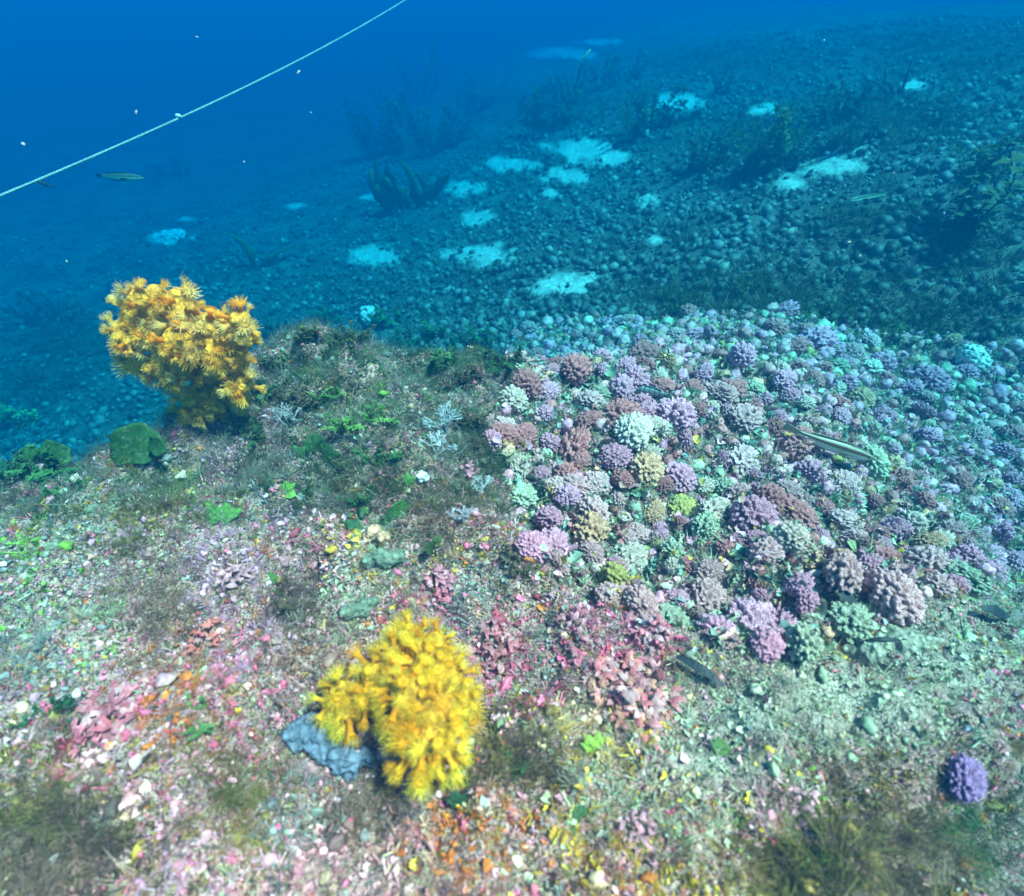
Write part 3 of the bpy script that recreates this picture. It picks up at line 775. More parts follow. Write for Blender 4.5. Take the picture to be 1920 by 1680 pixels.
def colony(base, spheres, label, polyps, kinds, colors, body_color, spacing, view_bias, body_scale=.86):
    root = empty('yellow_polyp_colony', tuple(base), label, 'coral', 'yellow polyp colonies')
    loc = [((np.array(c) - base), r * body_scale) for (c, r) in spheres]
    blob_body('sponge_body', root, loc, .0035, body_color)
    placed = []; t = 0
    area = np.array([r * r for (_, r) in loc]); pr = area / area.sum()
    while len(placed) < polyps and t < 30000:
        t += 1
        c, r = loc[int(rng.choice(len(loc), p=pr))]
        n = rng.normal(size=3); n /= np.linalg.norm(n)
        if n @ view_bias < -.35: continue
        q = c + n * r
        if any(np.linalg.norm(q - c2) < r2 * .88 for (c2, r2) in loc if c2 is not c): continue
        if any(np.sum((q - q2) ** 2) < spacing ** 2 for q2 in placed): continue
        placed.append(q)
        n = n + rng.normal(0, .22, 3)
        b, tc = kinds[int(rng.integers(0, len(kinds)))]
        cc = np.array(colors[int(rng.integers(0, len(colors)))]) * rng.uniform(.85, 1.15)
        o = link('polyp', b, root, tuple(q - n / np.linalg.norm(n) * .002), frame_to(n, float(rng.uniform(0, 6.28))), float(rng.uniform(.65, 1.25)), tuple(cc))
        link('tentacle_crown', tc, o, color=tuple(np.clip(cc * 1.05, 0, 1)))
    return root

# front colony: low cushion of lobes seen from above
FRONT = [(775, 1195, 27, .05), (815, 1205, 25, .05), (740, 1232, 28, .055), (800, 1250, 36, .07), (695, 1262, 24, .045), (640, 1292, 24, .035), (622, 1315, 22, .03), (655, 1335, 22, .03), (690, 1318, 22, .04),
         (765, 1292, 40, .075), (840, 1270, 34, .065), (862, 1305, 27, .05), (820, 1335, 38, .07), (762, 1330, 28, .06), (868, 1330, 20, .04), (800, 1385, 34, .055), (768, 1402, 27, .045), (832, 1400, 28, .045), (800, 1432, 24, .035)]
def lifted(u, v, h):
    """point over the ground seen at the pixel, at height h above the seabed below it"""
    d = ray(u, v); p = d[None] * _TS[:, None]
    hit = np.nonzero(p[:, 2] < height(p[:, 0], p[:, 1]) + h)[0]
    i = int(hit[0]) if len(hit) else len(_TS) - 1
    t = np.linspace(_TS[max(i - 1, 0)], _TS[i], 16); p = d[None] * t[:, None]
    hit = np.nonzero(p[:, 2] < height(p[:, 0], p[:, 1]) + h)[0]
    return p[int(hit[0]) if len(hit) else -1]
sph = []
for (u0, v0, rp, h) in FRONT:
    p = lifted(u0, v0, h); r = rp * (p[1] * CP - p[2] * SP) / FPX
    sph.append((p, r)); 
    g = p.copy(); g[2] -= r * 1.2
    if g[2] > height(g[0], g[1]) + .012: sph.append((g, r * .8))
base = ground(770, 1330)
KF = [polyp_meshes(rng, cl, .0040, tl, 46, fl_, .00026) for cl, tl, fl_ in ((.010, .0085, 1.0), (.012, .0075, .7), (.008, .0090, 1.2), (.011, .0065, .5), (.010, .0095, .9))]
colony(base, sph, 'bright yellow fuzzy polyp colony lying in the foreground', 285, KF, [(.98, .60, .02), (.98, .66, .03), (.98, .73, .06), (.96, .50, .01)], (.62, .34, .02), .0064, np.array([0, -.3, .95]))

# rear colony: erect lobed fan at the mound's left edge
REAR = [(262, 560, 24), (290, 548, 18), (335, 562, 24), (250, 590, 24), (300, 590, 30), (350, 600, 30), (285, 630, 34), (340, 640, 36), (395, 610, 30), (450, 600, 22), (455, 635, 24), (400, 660, 36), (225, 625, 20), (245, 640, 20),
        (260, 680, 24), (300, 690, 26), (345, 690, 30), (445, 680, 24), (455, 720, 22), (450, 745, 16), (400, 700, 28), (355, 745, 22), (385, 770, 22), (350, 780, 16), (410, 760, 18), (395, 730, 22)]
base = ground(385, 800)
sph = []
for (u0, v0, rp) in REAR:
    d = ray(u0, v0); t = (base[1] + rng.uniform(-.02, .03) + (.03 if v0 < 600 else 0)) / d[1]
    sph.append((d * t, rp * .90 * t / FPX))
KR = [polyp_meshes(rng, cl, .0052, tl, 30, fl_, .00065) for cl, tl, fl_ in ((.009, .0085, .8), (.012, .007, .45), (.008, .009, 1.1), (.013, .004, .2), (.010, .0075, .6))]
colony(base, sph, 'tall orange yellow polyp colony standing on the mound edge at left', 288, KR, [(.92, .55, .06), (.88, .54, .08), (.84, .60, .16), (.98, .46, .02)], (.80, .40, .03), .0086, np.array([.1, -.8, .3]), .98)

# ------------------------------------------------------------------ leafy things
def fan_mesh(rng, name, mat, lobes=3, ruffle=.12, cup=.25, nu=14, nv=5, open_=2.5, wob=.12, rim=0.0):
    """a fan blade growing along +Z from its foot, with ruffled margin and small thickness"""
    V = []; F = []; C = []
    ph = rng.uniform(0, 6.28)
    for side in (0, 1):
        for i in range(nv + 1):
            f = i / nv
            for j in range(nu + 1):
                s_ = j / nu * 2 - 1; th = s_ * open_ * .5
                rr = f * (1 + wob * math.sin(lobes * th * 2 + ph) + .05 * math.sin(9 * th + ph * 2)) * (1 - .12 * s_ * s_)
                x = rr * math.sin(th) * .62; z = rr * (.45 + .55 * math.cos(th * .9))
                y = cup * f * f * .5 + ruffle * f * math.sin(5 * th + ph) * f + side * .018
                V.append([x, y, z]); g = .78 + .3 * f + .12 * math.sin(22 * th) + rim * max(0, f - .6) * 2.5; C.append([g] * 3)
    n1 = (nv + 1) * (nu + 1)
    for i in range(nv):
        for j in range(nu):
            a_ = i * (nu + 1) + j; F += [[a_, a_ + 1, a_ + nu + 2], [a_, a_ + nu + 2, a_ + nu + 1]]
            F += [[n1 + a_, n1 + a_ + nu + 2, n1 + a_ + 1], [n1 + a_, n1 + a_ + nu + 1, n1 + a_ + nu + 2]]
    for j in range(nu):
        a_ = nv * (nu + 1) + j; F += [[a_, a_ + 1, n1 + a_ + 1], [a_, n1 + a_ + 1, n1 + a_]]
    return mesh_from(name, np.array(V), np.array(F), np.array(C), True, mat)
def round_mesh(rng):
    V = []; F = []; C = []; nu, nv = 22, 6; ph = rng.uniform(0, 6.28, 4)
    for side in (0, 1):
        for i in range(nv + 1):
            f = .05 + .95 * i / nv
            for j in range(nu):
                t = 6.2832 * j / nu; rr = .5 * f * (1 + .06 * math.sin(2 * t + ph[0]) + .06 * math.sin(5 * t + ph[1]) + .04 * math.sin(9 * t + ph[2]))
                notch = 1 - .3 * math.exp(-((t - 4.71) / .3) ** 2)
                V.append([rr * notch * math.cos(t) * 1.06, .10 * f * f * math.sin(2 * t + ph[3]) + .03 * f * math.sin(7 * t + ph[1]) + side * .014, .48 + rr * notch * math.sin(t)])
                C.append([(.75 + .25 * f) * (1 + .18 * math.sin(5.3 * i + 1.7 * j + 3 * math.sin(j)))] * 3)
    n1 = (nv + 1) * nu
    for i in range(nv):
        for j in range(nu):
            a_ = i * nu + j; b_ = i * nu + (j + 1) % nu
            F += [[a_, b_, b_ + nu], [a_, b_ + nu, a_ + nu], [n1 + a_, n1 + b_ + nu, n1 + b_], [n1 + a_, n1 + a_ + nu, n1 + b_ + nu]]
    for j in range(nu):
        a_ = nv * nu + j; b_ = nv * nu + (j + 1) % nu; F += [[a_, b_, n1 + b_], [a_, n1 + b_, n1 + a_]]
    return mesh_from('blade', np.array(V), np.array(F), np.array(C), True, M_LEAF)
FAN = [fan_mesh(rng, 'blade', M_LEAF, wob=.14, ruffle=.06) for _ in range(3)] + [round_mesh(rng) for _ in range(3)]
M_PINK = material('pink_blade', ocol=True, rough=.5, spec=.4, transl=.25, nscale=4, nvar=.3, bump=0)
LOBE = [fan_mesh(rng, 'blade', M_PINK, lobes=2, ruffle=.3, cup=.9, nu=8, nv=3, wob=.22, rim=.2) for _ in range(6)]
V, F = join([tube([[0, 0, 0], [.05, 0, .5], [0, 0, 1]], [.07, .05, .045], 5)])
STALK = mesh_from('stem', V, F, np.ones((len(V), 3)) * .7, True, M_LEAF)

def feather_mesh(rng):
    P = []; c = rng.uniform(-.35, .35, 2); C = []
    sp = lambda t: np.array([c[0] * t * t + .05 * math.sin(6 * t + c[1] * 9), c[1] * t * t, t])
    P.append(tube([sp(t) for t in np.linspace(0, 1, 6)], np.linspace(.014, .006, 6), 3))
    for i in range(46):
        t = .08 + .9 * rng.random(); b = sp(t); az = rng.uniform(0, 6.28); l = rng.uniform(.10, .26) * (1.15 - .6 * t)
        d = np.array([math.cos(az), math.sin(az), rng.uniform(.1, .9)]); d /= np.linalg.norm(d); s_ = np.cross(d, [0, .3, 1]); s_ /= np.linalg.norm(s_); w_ = rng.uniform(.03, .07)
        m = b + d * l * .5; P.append(([b, m - s_ * w_, m + s_ * w_ + np.array([0, 0, .01]), b + d * l + np.array([0, 0, -.03])], [[0, 1, 2], [1, 3, 2]]))
    V, F = join(P)
    return mesh_from('frond', V, F, np.repeat((.75 + .4 * V[:, 2:3]), 3, 1), True, M_LEAF)
FEATHER = [feather_mesh(rng) for _ in range(6)]

def blade_obj(root, me, off, size, facing, pitch, roll, color, wide=1.0):
    R = Matrix.Rotation(facing, 3, 'Z') @ Matrix.Rotation(pitch, 3, 'X') @ Matrix.Rotation(roll, 3, 'Y')
    return link('blade', me, root, off, R, (size * wide, size, size), color)

def green_fan(u0, v0, px, label, blades, color, group='green fan seaweeds on the mound', rnd=False, tuft=False):
    """upright fans facing the camera; v0 is the foot"""
    g = ground(u0, v0); dist = g[1] * CP - g[2] * SP; k = dist / FPX
    root = empty('green_fan_alga', tuple(g), label, 'seaweed', group)
    for (du, dv, size, face, pit, roll) in blades:
        off = Vector((du * k, rng.uniform(-.012, .012), dv * k * .9))
        cc = np.array(color) * rng.uniform(.75, 1.3)
        if tuft:
            for q in range(5):
                R = Matrix.Rotation(float(rng.uniform(0, 6.28)), 3, 'Z') @ Matrix.Rotation(float(rng.uniform(.1, .75)), 3, 'X')
                sz = size * k * float(rng.uniform(.5, .95))
                link('frond', FEATHER[int(rng.integers(0, 6))], root, (off.x + float(rng.normal(0, .006)), off.y, -.004), R, (sz * 1.25, sz * 1.25, sz), tuple(cc * rng.uniform(.7, 1.4)))
            continue
        blade_obj(root, FAN[int(rng.integers(0, 6)) if not rnd else int(rng.integers(3, 6))], off, size * k * .82, face, pit, roll, tuple(cc), 1.15)
        if off.z > .006: link('stem', STALK, root, (off.x, off.y, -.004), None, (.02, .02, off.z + .008), tuple(cc * .8))
    return root
DG = (.035, .11, .025); MG = (.08, .24, .04); BG = (.11, .27, .05)
green_fan(262, 882, 120, 'big round dark green fan seaweed below the orange yellow colony', [(-6, 8, 100, .1, -.68, 0), (40, 40, 46, -.4, -.5, .2)], (.03, .11, .02), rnd=True)
green_fan(110, 900, 150, 'cluster of dark green feathery weeds at the left edge behind the rubble', [(-10, 10, 84, .1, -.6, 0), (-50, 24, 70, .3, -.5, -.5), (30, 15, 76, -.2, -.7, .4), (-6, 64, 86, .1, -.5, .1), (60, 0, 60, -.3, -.8, .5), (-80, 0, 66, .3, -.8, -.4)], (.04, .12, .03), tuft=True)
green_fan(120, 880, 90, 'two dark green rounded blades inside the left weed cluster', [(-10, 10, 62, .1, -.65, 0), (-48, 10, 50, .2, -.6, -.2)], (.03, .10, .02), rnd=True)
green_fan(40, 800, 80, 'pale green and yellowish feathery weed at the far left edge', [(0, 0, 60, .2, -.4, 0), (-30, 5, 50, .3, -.4, -.6), (25, 0, 46, -.2, -.6, .5)], (.26, .34, .10), tuft=True)
green_fan(95, 925, 60, 'low green tuft in front of the left weed cluster', [(0, 0, 46, .0, -.9, .2), (35, 0, 40, .2, -1.0, .5)], DG, tuft=True)
green_fan(518, 628, 60, 'dark green feathery tuft right of the orange yellow colony top', [(0, 0, 48, .1, -.2, 0), (-14, 6, 38, .3, -.2, -.5), (15, 4, 36, -.3, -.2, .5)], DG, tuft=True)
green_fan(590, 865, 60, 'dark green lobed fan between the two yellow colonies', [(0, 4, 50, .1, -.4, .1), (-18, 0, 38, .3, -.4, -.6), (20, 2, 40, -.2, -.3, .5)], DG)
green_fan(575, 925, 50, 'dark green low tuft beside the lime green leaf', [(0, 0, 42, .1, -.8, .1), (20, 0, 36, -.2, -.7, .6)], DG, tuft=True)
green_fan(722, 868, 60, 'wide dark green feathery tuft near the whitish blue branching one', [(-10, 0, 54, .2, -.5, -.4), (14, 0, 56, -.1, -.5, .35), (0, 5, 44, 0, -.3, 0)], DG, tuft=True)
green_fan(690, 945, 60, 'very dark green tuft above the dark curled blade', [(0, 0, 50, .1, -.6, 0), (22, 0, 38, -.2, -.6, .7), (-20, 0, 36, .2, -.5, -.7)], (.03, .10, .02), tuft=True)
green_fan(700, 1000, 60, 'dark curled seaweed blade in the centre of the turf', [(-18, 0, 46, .4, -.9, -.8), (16, 0, 50, -.3, -.9, .8)], (.03, .09, .03))
green_fan(752, 960, 40, 'narrow dark green blade with yellow foot in the turf', [(0, 0, 44, .6, -.3, .1)], (.06, .16, .03))
green_fan(825, 1030, 40, 'thin dark olive leaf standing by the blue grey speck', [(0, 0, 34, .9, -.2, .2), (-8, 14, 30, .9, -.2, -.5)], (.06, .12, .03))
green_fan(540, 922, 30, 'small lime green leaf in the turf', [(0, 0, 28, .0, -.7, 0), (4, -4, 24, .3, -1.2, .3)], (.18, .40, .05))
green_fan(420, 985, 40, 'bright grass green leaf left of the lime one', [(0, 0, 48, .1, -.8, .2), (-8, 4, 40, .3, -.9, -.4)], BG)
green_fan(765, 905, 30, 'small light green leaf with pale tip in mid turf', [(0, 0, 28, .0, -.5, .2)], BG)
green_fan(1108, 1412, 40, 'yellow green translucent leaf below the pink blade cluster', [(0, 0, 44, .0, -.7, .1), (8, 0, 36, -.3, -.8, .5)], (.34, .55, .06))
green_fan(500, 1102, 30, 'small vivid green leaf beside a pink crust lump', [(0, 0, 26, .2, -.9, .3)], BG)
green_fan(640, 660, 50, 'dark green tuft on the mound edge below the white knob', [(-12, 0, 36, .1, -.4, -.4), (14, 0, 34, .1, -.4, .4)], DG, tuft=True)
green_fan(800, 640, 60, 'broad dark green feathery group on the mound back edge', [(-30, 0, 46, .2, -.3, -.4), (0, 3, 50, .0, -.3, .1), (32, 0, 46, -.2, -.3, .5), (15, 14, 36, 0, -.2, .2)], DG, tuft=True)
green_fan(855, 655, 50, 'green tuft next to the broad dark group, right side', [(-10, 0, 40, .2, -.5, -.3), (12, 0, 42, -.2, -.3, .4)], DG, tuft=True)
green_fan(945, 690, 70, 'tall dark green weed clump at the back corner of the nodule bed', [(-10, 0, 60, .2, -.2, -.2), (14, 5, 58, -.2, -.2, .3), (0, 20, 50, 0, -.1, 0), (-25, 4, 44, .3, -.3, -.6)], (.03, .09, .03), tuft=True)
green_fan(930, 720, 30, 'pale olive curled leaf beside the dark weed clump', [(0, 0, 34, .4, -.4, .2)], (.42, .40, .12))
green_fan(680, 800, 60, 'light green soft feathery patch in the middle of the mound back', [(-30, 0, 44, .1, -1.0, -.5), (0, 0, 50, .0, -1.0, 0), (34, 0, 46, -.1, -1.0, .5), (60, -6, 36, .1, -1.1, .3)], BG, tuft=True)
green_fan(620, 745, 50, 'muted green tuft left of the light green patch', [(-14, 0, 40, .2, -.7, -.4), (14, 0, 42, -.1, -.6, .4)], (.12, .26, .06), tuft=True)
green_fan(1345, 1415, 40, 'olive green blade lying on the pale sediment slope', [(0, 0, 44, .3, -1.1, .7)], (.10, .20, .05))
green_fan(860, 1500, 40, 'dark bottle green blade under the bright yellow colony', [(0, 0, 46, .1, -.5, .1), (14, 0, 34, .4, -.5, .7)], (.03, .10, .04))
green_fan(110, 1330, 70, 'dark green feathery tuft near the left picture edge', [(-20, 0, 50, .2, -.9, -.5), (16, 0, 54, -.1, -.8, .4), (40, 6, 40, .1, -.9, .9)], (.03, .10, .04), tuft=True)
green_fan(365, 1340, 50, 'soft green tuft right of the hot pink blade patch', [(-14, 0, 44, .1, -.9, -.3), (18, 0, 42, -.1, -.9, .4)], (.14, .30, .08), tuft=True)
green_fan(960, 1445, 50, 'dark green tuft in the shade right of the bright yellow colony', [(0, 0, 44, .1, -.7, .4), (-16, 0, 36, .1, -.7, -.3)], (.04, .12, .03), tuft=True)
green_fan(1090, 1560, 50, 'dark green leaf left of the pale pink branching crust', [(0, 0, 46, .5, -.6, .3), (-14, 0, 40, .1, -.9, -.6)], (.05, .14, .05))

for (u0, v0, lab) in [(530, 690, 'dark green tuft at the orange yellow colony right side, middle'), (575, 640, 'bushy green tuft on the mound crest, leftmost of the crest row'), (610, 610, 'dark tuft on the mound crest left of the white knob'), (665, 640, 'low green tuft directly under the white knob'),
                      (720, 615, 'dark green tuft on the crest right of the white knob'), (760, 660, 'olive green tuft between the crest and the light green patch'), (830, 690, 'green tuft in front of the broad dark group'), (880, 720, 'dark brown green tuft left of the olive curled leaf'),
                      (905, 655, 'dark green tuft on the crest near the nodule bed corner'), (560, 760, 'brown green tuft beside the colony foot'), (500, 740, 'dark tuft hugging the orange yellow colony lower right'), (890, 800, 'tall dark brown tuft at the left rim of the nodule bed'),
                      (905, 850, 'dark brown tuft below the tall one at the bed rim'), (640, 890, 'dark green tuft in the turf left of the very dark one'), (960, 1060, 'brown fuzzy tuft at the lower left rim of the nodule bed'), (560, 1150, 'brown fuzzy mat upper left of the bright yellow colony'), (470, 835, 'grey green tuft right of the big round fan')]:
    cc = [(.04, .10, .03), (.05, .12, .03), (.07, .09, .03)][len(lab) % 3]
    if 'brown' in lab: cc = (.10, .075, .04)
    green_fan(u0, v0, 50, lab, [(-14, 0, 46, 0, 0, 0), (0, 0, 54, 0, 0, 0), (15, 0, 44, 0, 0, 0)], cc, 'feathery tufts on the mound', tuft=True)

def pink_cluster(u0, v0, rpx, nb, label, colors, size):
    g = ground(u0, v0); k = (g[1] * CP - g[2] * SP) / FPX
    root = empty('pink_blade_alga', tuple(g), label, 'seaweed', 'pink blade seaweeds on the mound')
    for i in range(nb):
        rr = rpx * math.sqrt((i + .5) / nb) * k; th = i * 2.399 + rng.uniform(-.3, .3)
        x, y = g[0] + rr * math.cos(th), g[1] + rr * math.sin(th) * 1.1
        z = float(height(x, y)) + .014 * (1 - (rr / (rpx * k)) ** 2)
        R = Matrix.Rotation(float(rng.uniform(0, 6.28)), 3, 'Z') @ Matrix.Rotation(float(rng.uniform(-1.45, -.35)), 3, 'X')
        c_ = np.array(colors[int(rng.integers(0, len(colors)))]) * rng.uniform(.5, .95)
        s_ = size * float(rng.uniform(.45, 1.1)) * k
        link('blade', LOBE[int(rng.integers(0, 6))], root, (x - g[0], y - g[1], z - g[2]), R, (s_ * 1.2, s_, s_), tuple(np.clip(c_, 0, .95)))
PK = [(.85, .25, .24), (.80, .32, .34), (.86, .36, .26), (.72, .20, .22), (.9, .48, .48)]
pink_cluster(1180, 1300, 82, 136, 'pink cluster of curled blades right of the bright yellow colony', PK, 20)
pink_cluster(225, 1345, 62, 74, 'hot pink blade patch in the left foreground', [(.9, .28, .34), (.85, .2, .26), (.92, .5, .5)], 21)
pink_cluster(825, 1112, 32, 44, 'small pink blade tuft just behind the bright yellow colony', [(.9, .30, .38), (.8, .2, .26), (.92, .45, .5)], 16)
pink_cluster(930, 1235, 44, 52, 'dusky pink blade tuft touching the bright yellow colony at right', [(.7, .2, .24), (.8, .34, .36)], 16)
pink_cluster(1222, 1190, 34, 39, 'pink blade tuft above the big pink cluster', [(.85, .26, .30), (.8, .4, .44)], 14)
pink_cluster(390, 1198, 34, 35, 'coral red blade tuft in the left turf', [(.85, .22, .18), (.8, .35, .3)], 14)
pink_cluster(1080, 1185, 44, 39, 'wine pink low blades left of the nodule bed front', [(.62, .18, .22), (.75, .32, .36)], 13)
pink_cluster(440, 1088, 18, 17, 'single pink crust lump in the upper left turf', [(.9, .45, .48)], 16)
pink_cluster(1190, 1560, 34, 26, 'pale pink branching crust at the bottom centre', [(.9, .38, .44), (.85, .42, .48)], 14)
pink_cluster(1510, 1510, 26, 17, 'pale lilac pink crust blades on the lower right slope', [(.85, .42, .46)], 15)
pink_cluster(880, 870 + 20, 14, 13, 'tiny rose crust beside the pale mid turf twigs', [(.8, .3, .38)], 14)

# far seaweeds
def frond_mesh(rng, wid, curl, seg=9):
    V = []; F = []; C = []
    b1, b2 = rng.uniform(-curl, curl, 2)
    for side in (0, 1):
        for i in range(seg + 1):
            t = i / seg; x = b1 * t * t + .10 * math.sin(3 * t + b2 * 5); y = b2 * t * t + side * .008; z = t * (1 - .2 * abs(b1) * t)
            ww = wid * (math.sin(math.pi * min(t * .9 + .1, 1)) ** .7) * (1 + .25 * math.sin(t * 17 + b1 * 9))
            V += [[x - ww, y, z], [x + ww, y + .02 * math.sin(9 * t), z]]; C += [[.8 + .3 * t] * 3] * 2
    n1 = 2 * (seg + 1)
    for i in range(seg):
        a_ = 2 * i; F += [[a_, a_ + 1, a_ + 3], [a_, a_ + 3, a_ + 2], [n1 + a_, n1 + a_ + 3, n1 + a_ + 1], [n1 + a_, n1 + a_ + 2, n1 + a_ + 3]]
        F += [[a_, a_ + 2, n1 + a_ + 2], [a_, n1 + a_ + 2, n1 + a_], [a_ + 1, n1 + a_ + 3, a_ + 3], [a_ + 1, n1 + a_ + 1, n1 + a_ + 3]]
    return mesh_from('frond', np.array(V), np.array(F), np.array(C), True, M_LEAF)
NARROW = [frond_mesh(rng, .045, .4) for _ in range(5)]
WIDE = [frond_mesh(rng, .13, .5) for _ in range(5)]
CURL = [frond_mesh(rng, .07, 1.1) for _ in range(4)]
def weed(u0, v0, hpx, wpx, n, label, kind='wide', color=(.05, .06, .025), lean=.4):
    g = ground(u0, v0); k = (g[1] * CP - g[2] * SP) / FPX
    root = empty('brown_weed', tuple(g), label, 'seaweed', 'dark seaweeds on the far sea floor')
    pool = {'blade': WIDE, 'stick': NARROW, 'wide': FEATHER, 'narrow': FEATHER, 'curl': CURL}[kind]
    if pool is FEATHER: n = int(n * 1.7)
    for i in range(n):
        f = (i + .5) / n * 2 - 1
        off = (f * wpx * .3 * k, float(rng.uniform(-.4, .4)) * wpx * .4 * k, -.01)
        R = Matrix.Rotation(float(rng.uniform(-.8, .8)), 3, 'Z') @ Matrix.Rotation(f * lean + float(rng.normal(0, .15)), 3, 'Y') @ Matrix.Rotation(float(rng.normal(0, .3)), 3, 'X')
        h = hpx * k * float(rng.uniform(.6, 1.08)) * 1.05
        c_ = np.array(color) * rng.uniform(.9, 2.2) * np.array([1, 1.15, .9])
        link('frond', pool[int(rng.integers(0, len(pool)))], root, off, R, (h, h, h), tuple(c_))
weed(765, 388, 82, 140, 13, 'dark triangular brown weed clump by the middle sand patches', 'blade', (.06, .07, .02), .6)
weed(480, 500, 75, 100, 7, 'looped dark weed strands behind the orange yellow colony', 'curl', (.05, .06, .025), .7)
weed(1800, 445, 175, 60, 4, 'tall upright dark weed at the right, highest of all', 'narrow', (.035, .045, .02), .2)
weed(1820, 330, 70, 60, 7, 'bushy dark weed top right behind the tall one', 'wide', (.04, .05, .02), .5)
weed(1445, 320, 95, 130, 12, 'wide olive brown bush left of the right sand patch', 'narrow', (.06, .075, .025), .6)
weed(1330, 320, 70, 90, 8, 'dark bush at the left foot of the olive brown one', 'wide', (.04, .05, .025), .6)
weed(720, 290, 90, 100, 9, 'blurred dark bush at the left drop off', 'wide', (.04, .05, .03), .6)
weed(820, 285, 80, 100, 9, 'blurred dark bush right of the drop off one', 'wide', (.04, .05, .03), .6)
weed(785, 190, 100, 60, 6, 'faint tall pointed weed in the blue haze', 'stick', (.04, .05, .03), .3)
weed(712, 205, 60, 16, 3, 'faint thin single weed left of the pointed one', 'stick', (.04, .05, .03), .1)
weed(1055, 195, 70, 60, 6, 'two pronged dark weed in the far centre', 'stick', (.04, .05, .03), .35)
weed(1030, 245, 80, 140, 9, 'broad dark weed mass under the two pronged one', 'wide', (.04, .05, .03), .7)
weed(1215, 245, 75, 120, 9, 'dark drooping weed left of the far sand strip', 'wide', (.04, .055, .03), .7)
weed(1355, 178, 45, 40, 5, 'small dark stump weed on the far sand strip', 'wide', (.03, .04, .02), .3)
weed(1470, 178, 38, 14, 2, 'thin dark stick weed right of the stump', 'stick', (.03, .04, .02), .1)
weed(1380, 235, 42, 10, 2, 'thin upright stick weed below the far sand strip', 'stick', (.03, .04, .02), .1)
weed(1570, 230, 70, 110, 9, 'dark rounded weed above the right sand patch', 'wide', (.03, .04, .02), .6)
weed(1660, 180, 60, 60, 7, 'curved dark weed by the small far right sand spot', 'curl', (.03, .04, .02), .4)
weed(1760, 240, 60, 80, 7, 'dim weed clump between the far right sand spot and the edge', 'wide', (.04, .05, .03), .5)
weed(1600, 275, 50, 80, 6, 'dark weed just behind the right sand patch', 'wide', (.035, .045, .02), .6)
weed(900, 205, 55, 120, 8, 'hazy low weed mound in the far centre left', 'wide', (.04, .05, .03), .7)
weed(1150, 160, 60, 140, 8, 'hazy weed ridge near the top centre', 'wide', (.04, .055, .03), .7)
weed(905, 350, 24, 40, 3, 'small curved weed arching over the middle sand', 'curl', (.05, .06, .03), .6)
weed(1700, 640, 50, 150, 9, 'dark green weed thicket behind the right nodules', 'narrow', (.04, .06, .02), .7)
weed(1540, 600, 45, 150, 9, 'dark green weed thicket above the bluish nodules', 'narrow', (.05, .07, .02), .7)
weed(1270, 590, 40, 120, 9, 'low green weed strip at the back of the bed', 'narrow', (.06, .10, .025), .7)
weed(1860, 560, 55, 120, 6, 'dark weed thicket at the right picture edge', 'narrow', (.035, .05, .02), .7)
weed(1405, 560, 46, 110, 9, 'dark weed tuft between far gravel and bed', 'narrow', (.045, .06, .02), .7)
weed(320, 330, 40, 90, 6, 'blurred weed under the rope in the haze', 'wide', (.05, .06, .035), .6)
weed(100, 600, 50, 160, 9, 'dark weed patch left of the orange yellow colony', 'wide', (.04, .05, .03), .8)

# ------------------------------------------------------------------ single odd things on the mound
def sponge_blob(name, pix, label, color, cat):
    pts = []
    for (u0, v0, rp, h) in pix:
        p = lifted(u0, v0, h); pts.append((p, rp * (p[1] * CP - p[2] * SP) / FPX))
    base = pts[0][0].copy(); base[2] = float(height(base[0], base[1]))
    V0, F0 = ICO[3]; parts = []
    for (p, r) in pts:
        Vn = V0 * r * (1 + .25 * np.array([math.sin(9 * a_[0] + 5 * a_[1]) * math.cos(8 * a_[2] + 3 * a_[1]) for a_ in V0]))[:, None]
        parts.append((Vn + p - base, F0.tolist()))
    V, F = join(parts)
    o = link(name, mesh_from(name, V, F, None, True, M_SPONGE), None, tuple(base), color=color)
    md = o.modifiers.new('remesh', 'REMESH'); md.mode = 'VOXEL'; md.voxel_size = .002; md.use_smooth_shade = True; roughen(o, .009, .012); roughen(o, .005, .004)
    tag(o, label, cat)
    return o
sponge_blob('blue_grey_sponge', [(545, 1378, 16, .008), (565, 1362, 16, .012), (590, 1355, 18, .014), (575, 1385, 18, .012), (600, 1378, 18, .014), (555, 1400, 14, .006), (590, 1405, 14, .008), (615, 1395, 14, .01), (630, 1412, 17, .01), (650, 1400, 14, .008), (655, 1425, 18, .01), (680, 1420, 16, .008), (630, 1435, 15, .006), (660, 1445, 14, .004), (700, 1432, 13, .004), (610, 1425, 12, .006)], 'blue grey lumpy sponge at the left foot of the bright yellow colony', (.17, .22, .30), 'sponge')
sponge_blob('mint_sponge', [(690, 1052, 12, .008), (715, 1046, 18, .008), (745, 1042, 14, .008), (728, 1055, 12, .006)], 'small mint green sponge crust behind the bright yellow colony', (.22, .27, .19), 'sponge')
sponge_blob('mint_sponge', [(650, 1148, 14, .008), (680, 1140, 16, .008), (700, 1132, 12, .008)], 'mint green sponge crust touching the top left of the bright yellow colony', (.22, .26, .18), 'sponge')
sponge_blob('orange_crust', [(700, 998, 14, .01), (718, 1008, 12, .008), (690, 1008, 10, .006)], 'small peach coloured knob under the dark curled blade', (.85, .48, .30), 'sponge')
sponge_blob('pale_sponge', [(688, 594, 12, .01), (694, 584, 10, .022), (684, 582, 8, .022)], 'small white and pink knob on the mound back edge', (.95, .80, .78), 'sponge')
sponge_blob('white_flake', [(788, 893, 9, .008), (797, 895, 7, .008)], 'tiny bright white flake in the centre turf', (.95, .95, .95), 'shell')
